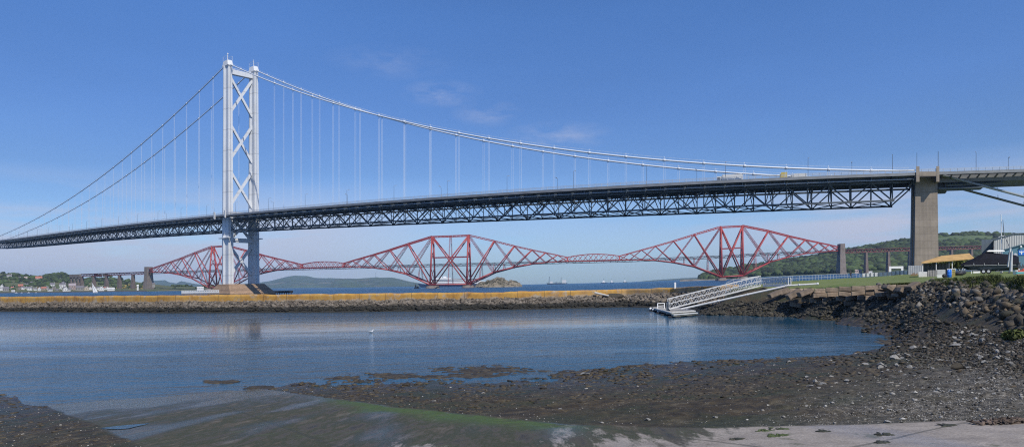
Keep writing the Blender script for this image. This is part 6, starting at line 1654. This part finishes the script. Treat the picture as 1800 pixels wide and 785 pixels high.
t = MB(fn); t.prism([(-44 * k_, gy(420.5) - .1), (-7 * k_, gy(411) - .05), (8 * k_, gy(410.5) - .05), (67 * k_, gy(414)), (67 * k_, gy(413)), (8 * k_, gy(409.8)), (-7 * k_, gy(410.3)), (-44 * k_, gy(419.6))], -.3, 20.3); t.build('roof', M_DGREY, gsx)
fn = at(1736, 172); k2 = 172 / F; t = corr(fn, -10.5 * k2, 10.5 * k2, 0, 0, float(Zy(1736, 421.5, 172)) - gz(1736, 172), .6)
o = thing('store_shed', 'dark blue grey ribbed store beside the pale boat shed', 'shed', fn(0, 0, 0)); t.build('wall', mat('dark_ribbed_cladding', (.10, .13, .16), .6, var=.1), o)
t = MB(fn); hh = float(Zy(1736, 421.5, 172)) - gz(1736, 172); t.box(-10.5 * k2, 10.5 * k2, .12, 12, 0, hh - .05); t.build('body', M_DGREY, o)
r_ = 140; k_ = r_ / F; fn = at(1795, r_); z0_ = gz(1795, r_)
o = thing('clubhouse', 'blue grey gabled boat club building with a blue sign', 'building', fn(0, 0, 0))
t = MB(fn); t.prism([(-34 * k_, 0), (36 * k_, 0), (36 * k_, gy(438, 1795)), (2 * k_, gy(430.3, 1795)), (-34 * k_, gy(440, 1795))], 0, 12); t.build('wall', M_BLUEB, o)
t = MB(fn); t.prism([(-35 * k_, gy(440.6, 1795)), (2 * k_, gy(430.6, 1795)), (37 * k_, gy(438.5, 1795)), (37 * k_, gy(437.3, 1795)), (2 * k_, gy(429, 1795)), (-35 * k_, gy(439.2, 1795))], -.3, 12.3); t.build('roof', mat('blue_grey_roof', (.10, .17, .21), .6), o)
t = MB(fn); t.box(-4.5 * k_, 9 * k_, -.12, -.02, gy(448.5, 1795), gy(440, 1795)); sg_ = t.build('sign', M_SIGNB, o)
t = MB(fn); zc1, xc1 = gy(444.2, 1795), .8 * k_
t.prism([(xc1 - .1, zc1 - .38), (xc1 + .1, zc1 - .38), (xc1 + .14, zc1 + .02), (xc1 + .5, zc1 + .12), (xc1 + .46, zc1 + .3), (xc1 + .1, zc1 + .2), (xc1, zc1 + .42), (xc1 - .1, zc1 + .2), (xc1 - .46, zc1 + .3), (xc1 - .5, zc1 + .12), (xc1 - .14, zc1 + .02)], -.16, -.125); t.build('emblem', M_WHITE, sg_)
t = MB(fn); t.ball((-.1 * k_, -.35, gy(434, 1795)), .26, 10, (1, .7, .8)); t.bar(fn(-.1, -.35, gy(434, 1795)), fn(-.1, .05, gy(434, 1795) + .1), .06); t.build('lamp', M_WHITE, o)
t = MB(fn); t.box(-22 * k_, -14 * k_, -.05, .02, gy(447, 1795), gy(443.5, 1795)); t.build('window', M_GLASS, o)
# satellite dish/tank by the club
fn = at(1785, 120); t = MB(fn); t.ball((0, 0, 2.9), .38, 12, (1, .5, 1)); t.tube(fn(0, 0, 0), fn(0, 0, 2.7), .05, n=6); tag(t.build('dish', M_GREYM), 'round grey dish on a pole left of the blue sign', 'dish')
# stored kit and motorbike like clutter at the right edge
fn = at(1791, 98); k_ = 98 / F
o = thing('outboard_motor', 'upright dark outboard motor by the clubhouse wall', 'motor', fn(0, 0, 0)); t = MB(fn); t.ball((0, 0, 1.45), .3, 10, (1, .8, .7)); t.box(-.1, .1, -.1, .1, .5, 1.25); t.build('cowl', M_DGREY, o); t = MB(fn); t.box(-.05, .05, -.06, .06, 0, .5); t.box(-.2, .2, -.1, .1, .2, .26); t.build('leg', M_GREYP, o)
t = MB(at(1797, 97)); 
for i in range(10): t.box(-.5 + .1 * i, -.42 + .1 * i, -.1 - .03 * (i % 3), .3, .2, .9 + .25 * ((i * 3) % 4) / 2)
tag(t.build('kit_pile', mat('dark_kit', (.05, .045, .045), .8, var=.5, scale=8)), 'pile of dark kit beside the outboard motor', 'kit')
t = MB(at(1786.5, 95)); t.box(-.12, .12, -.1, .2, .2, 1.1); t.ball((.05, 0, 1.2), .16, 8); t.box(.12, .5, 0, .2, .2, .6); tag(t.build('fuel_can_stack', M_WHITE2), 'white cans stacked left of the dark outboard motor', 'cans')
t = MB(at(1796, 93)); t.box(-.5, .3, 0, .3, .25, .42); t.ball((.2, .1, .5), .13, 8); tag(t.build('orange_fender', M_ORANGE), 'orange red fender lying by the dark kit', 'fender')
fn = at(1790.5, 76); t = MB(fn); t.lathe([(.17, 0), (.17, .04), (.10, .045), (.03, .48), (.02, .5)], n=12); t.box(-.2, .2, -.2, .2, -.02, .03); tag(t.build('traffic_cone', M_ORANGE), 'small orange red cone on the turf at the right edge', 'cone')
fn = at(1797, 66)
o = thing('rowing_dinghy', 'white dinghy with teal stripe lying on the turf at the right edge', 'dinghy', fn(0, 0, 0)); hull(fn, 1.9, .9, .42, .12, .1).build('hull', M_WHITE, o)
t = MB(fn); t.box(-.6, .55, -.47, -.45, .22, .32); t.build('stripe', M_TEAL, o); t = MB(fn); t.box(-.5, -.4, -.3, .3, 0, .14); t.box(.4, .5, -.3, .3, 0, .14); t.build('chock', M_BARK, o)
# gravel yard strip and trailer tongue
fn = at(1770, 96); t = MB(fn); t.lbar((-2.0, 0, .5), (3.0, 0, .72), .16, .12); t.lbar((-1.6, .6, .3), (3.0, .6, .6), .16, .12)
for x_ in (-1.0, .2, 1.4): t.box(x_, x_ + .3, 0, .6, 0, .35)
tag(t.build('spare_trailer', M_DGREY), 'low grey trailer frame behind the black covered boat', 'trailer')

# bushes behind the shed, at the pier foot
def bush(x, r, w, h, label, m_=M_BUSH, nn=2600, seed=1, name='bush', ls=.30):
    g = np.random.default_rng(seed); z0 = gz(x, r); c0 = np.array(W(x, r, z0)); o = thing(name, label, name, tuple(c0))
    cl = []; 
    for i in range(16):
        a = g.uniform(0, 6.28); q = g.random() ** .5; cl.append((w / 2 * q * .75 * math.cos(a), w / 3 * q * math.sin(a), h * (.25 + .5 * g.random() * (1 - q * .6)), g.uniform(.16, .30) * w * .55))
    cl = np.array(cl); idx = g.integers(0, len(cl), nn); d = g.normal(size=(nn, 3)); d /= np.linalg.norm(d, axis=1)[:, None]; rad = g.uniform(.55, 1.05, nn) ** .5
    pc = cl[idx, :3] + d * (cl[idx, 3] * rad)[:, None] * np.array([1, 1, .8]); pc[:, 2] = np.abs(pc[:, 2])
    a = g.normal(size=(nn, 3)); b = g.normal(size=(nn, 3)); a /= np.linalg.norm(a, axis=1)[:, None]; b -= (a * b).sum(1)[:, None] * a; b /= np.linalg.norm(b, axis=1)[:, None]
    s = (g.uniform(.6, 1.3, nn) * ls)[:, None]
    V_ = np.stack([pc - a * s - b * s * .5, pc + a * s - b * s * .5, pc + a * s * .6 + b * s * .6, pc - a * s * .6 + b * s * .6], 1).reshape(-1, 3)
    me = bpy.data.meshes.new('foliage'); me.from_pydata(V_.tolist(), [], (np.arange(nn * 4).reshape(-1, 4)).tolist()); me.materials.append(m_); me.update()
    f_ = bpy.data.objects.new('foliage', me); COL.objects.link(f_); f_.parent = o
    t = MB()
    for i in range(5):
        q = cl[i]; t.tube(Vector(c0) - Vector((0, 0, .2)), Vector(c0) + Vector((q[0] * .8, q[1] * .8, q[2])), .12, .04, 6)
    t.build('stem', M_BARK, o)
    return o
bush(1650, 235, 11, 5.5, 'yellow green bush growing against the foot of the concrete pier', seed=1)
bush(1668, 225, 11, 8.0, 'tallest yellow green bush right of the concrete pier foot', seed=2, nn=3200)
bush(1688, 230, 12, 8.5, 'bright bush behind the middle of the yellow roof', mat('mid_green_leaves', (.085, .12, .03), .8, isl=.6), seed=3, nn=3200)
bush(1712, 240, 13, 8.5, 'green bush behind the right end of the yellow roof', MATS['mid_green_leaves'], seed=4, nn=3200)
bush(1636, 245, 8, 3.2, 'low bush at the left corner of the concrete pier foot', seed=5, nn=1500)
bush(1735, 235, 12, 6.5, 'green bush in front of the dark ribbed store', MATS['mid_green_leaves'], seed=6, nn=2400)
# turf fringe: long grass hanging over the bank
g = np.random.default_rng(3); nn = 30000; x = g.uniform(1560, 1870, nn)
e_ = np.interp(x, [1500, 1560, 1610, 1640, 1660, 1700, 1750, 1800, 1900], [94.5, 88, 80, 77, 71, 60, 53, 44.5, 38]); r = e_ - np.abs(g.normal(size=nn)) * np.where(x > 1625, 1.9, .5) + .8
z, mk_ = terrain(x, r); k = (x < 1625) | (fbm(x * .04, r * .4, 3, 7) > -.25); x, r, z = x[k], r[k], z[k]; nn = len(x)
hg = g.uniform(.12, .42, nn) * np.where(x > 1625, 1, .45); le = g.normal(size=(nn, 2)) * .16; le[:, 1] -= .12; wd = .035
base = np.stack([r * (x - 900) / F + T * (z - H), r, z], -1); a = g.uniform(0, 3.14, nn); dx = np.stack([np.cos(a), np.sin(a), a * 0], -1) * wd
tip = base + np.stack([le[:, 0], le[:, 1], hg], -1)
V_ = np.stack([base - dx, base + dx, tip], 1).reshape(-1, 3)
o = big_mesh('grass', V_, np.arange(nn * 3).reshape(-1, 3), M_GRASSB); tag(o, 'long rough grass fringing the turf edge above the rubble bank', 'grass', kind='stuff')
bush(1800, 27, 1.6, .5, 'grassy tuft perched at the right edge above the pebbles', M_GRASSB, 1400, 8, 'tuft', .08)

# ------------------------------------------------------------------ light, sky, air
AZ, EL = 150.0, 50.0
w = bpy.data.worlds.new('World'); SC.world = w; w.use_nodes = True; nt = w.node_tree; N = nt.nodes; L = nt.links
bg = N['Background']; sky = N.new('ShaderNodeTexSky'); sky.sky_type = 'NISHITA'; sky.sun_disc = False; sky.sun_elevation = R_(EL); sky.sun_rotation = R_(AZ)
sky.altitude = 10; sky.air_density = 1.0; sky.dust_density = 0.6; sky.ozone_density = 2.0
tc = N.new('ShaderNodeTexCoord'); D_ = tc.outputs['Generated']
sx = node('ShaderNodeSeparateXYZ'); L.new(D_, sx.inputs[0])
# low cloud banks
mp = node('ShaderNodeMapping'); mp.inputs['Scale'].default_value = (2.2, 2.2, 15); mp.inputs['Location'].default_value = (3.1, .4, 0); L.new(D_, mp.inputs['Vector'])
n1 = noise(1.3, 7, mp.outputs[0], .58)
band = math_('MULTIPLY', ramp(sx.outputs[2], [(0.0, (1, 1, 1)), (.085, (.95, .95, .95)), (.125, (.3, .3, .3)), (.155, (0, 0, 0))]), ramp(n1, [(.36, (0, 0, 0)), (.54, (1, 1, 1))]))
side_ = ramp(math_('MULTIPLY_ADD', sx.outputs[0], .5), [(.0, (1, 1, 1)), (.36, (.85, .85, .85)), (.46, (.2, .2, .2)), (.62, (.2, .2, .2)), (.72, (1, 1, 1)), (1, (1, 1, 1))]); side_.node.inputs[0].links[0].from_node.inputs[2].default_value = .5
band = math_('MULTIPLY', band, side_)
# three faint wisps higher up
def wisp(px, py, wx_, wy_):
    v = Vector(((px - 900) / F, 1, (yh(px) - py) / F)).normalized()
    a_ = node('ShaderNodeVectorMath', operation='SUBTRACT'); L.new(D_, a_.inputs[0]); a_.inputs[1].default_value = v
    b_ = node('ShaderNodeVectorMath', operation='MULTIPLY'); L.new(a_.outputs[0], b_.inputs[0]); b_.inputs[1].default_value = (F / wx_, F / wx_, F / wy_)
    c_ = node('ShaderNodeVectorMath', operation='LENGTH'); L.new(b_.outputs[0], c_.inputs[0])
    return ramp(c_.outputs['Value'], [(0, (1, 1, 1)), (1, (0, 0, 0))])
wi = math_('MAXIMUM', wisp(783, 165, 75, 24), wisp(862, 200, 65, 24)); wi = math_('MAXIMUM', wi, wisp(985, 240, 100, 28)); wi = math_('MAXIMUM', wi, math_('MULTIPLY', wisp(690, 110, 110, 30), .4))
mp2 = node('ShaderNodeMapping'); mp2.inputs['Scale'].default_value = (14, 14, 40); L.new(D_, mp2.inputs['Vector'])
wi = math_('MULTIPLY', wi, ramp(noise(1.6, 6, mp2.outputs[0], .6), [(.38, (0, 0, 0)), (.68, (1, 1, 1))]))
fac = math_('ADD', math_('MULTIPLY', band, .95), math_('MULTIPLY', wi, .42), True)
tint = ramp(sx.outputs[2], [(0.0, (.60, .80, 1.0)), (.05, (.55, .71, 1.0)), (.16, (.40, .54, .80)), (.24, (.39, .56, .87)), (.37, (.40, .63, .98)), (1, (.42, .62, .92))])
tm = node('ShaderNodeVectorMath', operation='MULTIPLY'); L.new(sky.outputs[0], tm.inputs[0]); L.new(tint, tm.inputs[1])
ts_ = node('ShaderNodeVectorMath', operation='SCALE'); L.new(tm.outputs[0], ts_.inputs[0]); ts_.inputs['Scale'].default_value = 1.62
mp3 = node('ShaderNodeMapping'); mp3.inputs['Scale'].default_value = (1.2, 1.2, 5); L.new(D_, mp3.inputs['Vector'])
vr = node('ShaderNodeMapRange'); L.new(noise(1.1, 4, mp3.outputs[0], .5), vr.inputs[0]); vr.inputs[1].default_value = .3; vr.inputs[2].default_value = .7; vr.inputs[3].default_value = 1.50; vr.inputs[4].default_value = 1.74; L.new(vr.outputs[0], ts_.inputs['Scale'])
cl = mix(fac, ts_.outputs[0], (6.6, 6.9, 8.5))
CLN = cl.node
L.new(cl, bg.inputs[0]); bg.inputs[1].default_value = .085
sl = bpy.data.lights.new('sun', 'SUN'); so = bpy.data.objects.new('sun', sl); COL.objects.link(so)
sl.energy = 4.2; sl.angle = R_(.53); sl.color = (1, .93, .82)
d = Vector((math.sin(R_(AZ)) * math.cos(R_(EL)), math.cos(R_(AZ)) * math.cos(R_(EL)), math.sin(R_(EL))))
so.rotation_euler = d.to_track_quat('Z', 'Y').to_euler()
HAZE = True
if HAZE:
    me = bpy.data.meshes.new('haze'); hb = bpy.data.objects.new('haze', me); COL.objects.link(hb); hb['kind'] = 'stuff'
    bm = bmesh.new(); bmesh.ops.create_cube(bm, size=1); bm.to_mesh(me); bm.free()
    ZB_, ZT_ = -160., 430.
    hb.scale = (70000, 32000, ZT_ - ZB_); hb.location = (0, 0, (ZT_ + ZB_) / 2)
    hm = bpy.data.materials.new('haze_air'); hm.use_nodes = True; nt = hm.node_tree; nt.nodes.remove(nt.nodes['Principled BSDF']); pv = nt.nodes.new('ShaderNodeVolumePrincipled')
    pv.inputs['Color'].default_value = (.48, .70, 1, 1); pv.inputs['Density'].default_value = 4.6e-5; pv.inputs['Anisotropy'].default_value = 0
    nt.links.new(pv.outputs[0], nt.nodes['Material Output'].inputs['Volume']); me.materials.append(hm)
    hb['label'] = 'thin pale summer haze over the water'; hb['category'] = 'haze'
SC.view_settings.view_transform = 'Standard'; SC.view_settings.look = 'None'; SC.view_settings.gamma = 1; SC.view_settings.use_curve_mapping = False
SC.view_settings.exposure = 0.0
SC.cycles.pixel_filter_type = 'BLACKMAN_HARRIS'; SC.cycles.filter_width = 1.15; SC.cycles.use_denoising = False
SC.cycles.max_bounces = 6; SC.cycles.volume_bounces = 0; SC.cycles.transparent_max_bounces = 6
for o in bpy.data.objects:
    if '_org' in o: del o['_org']
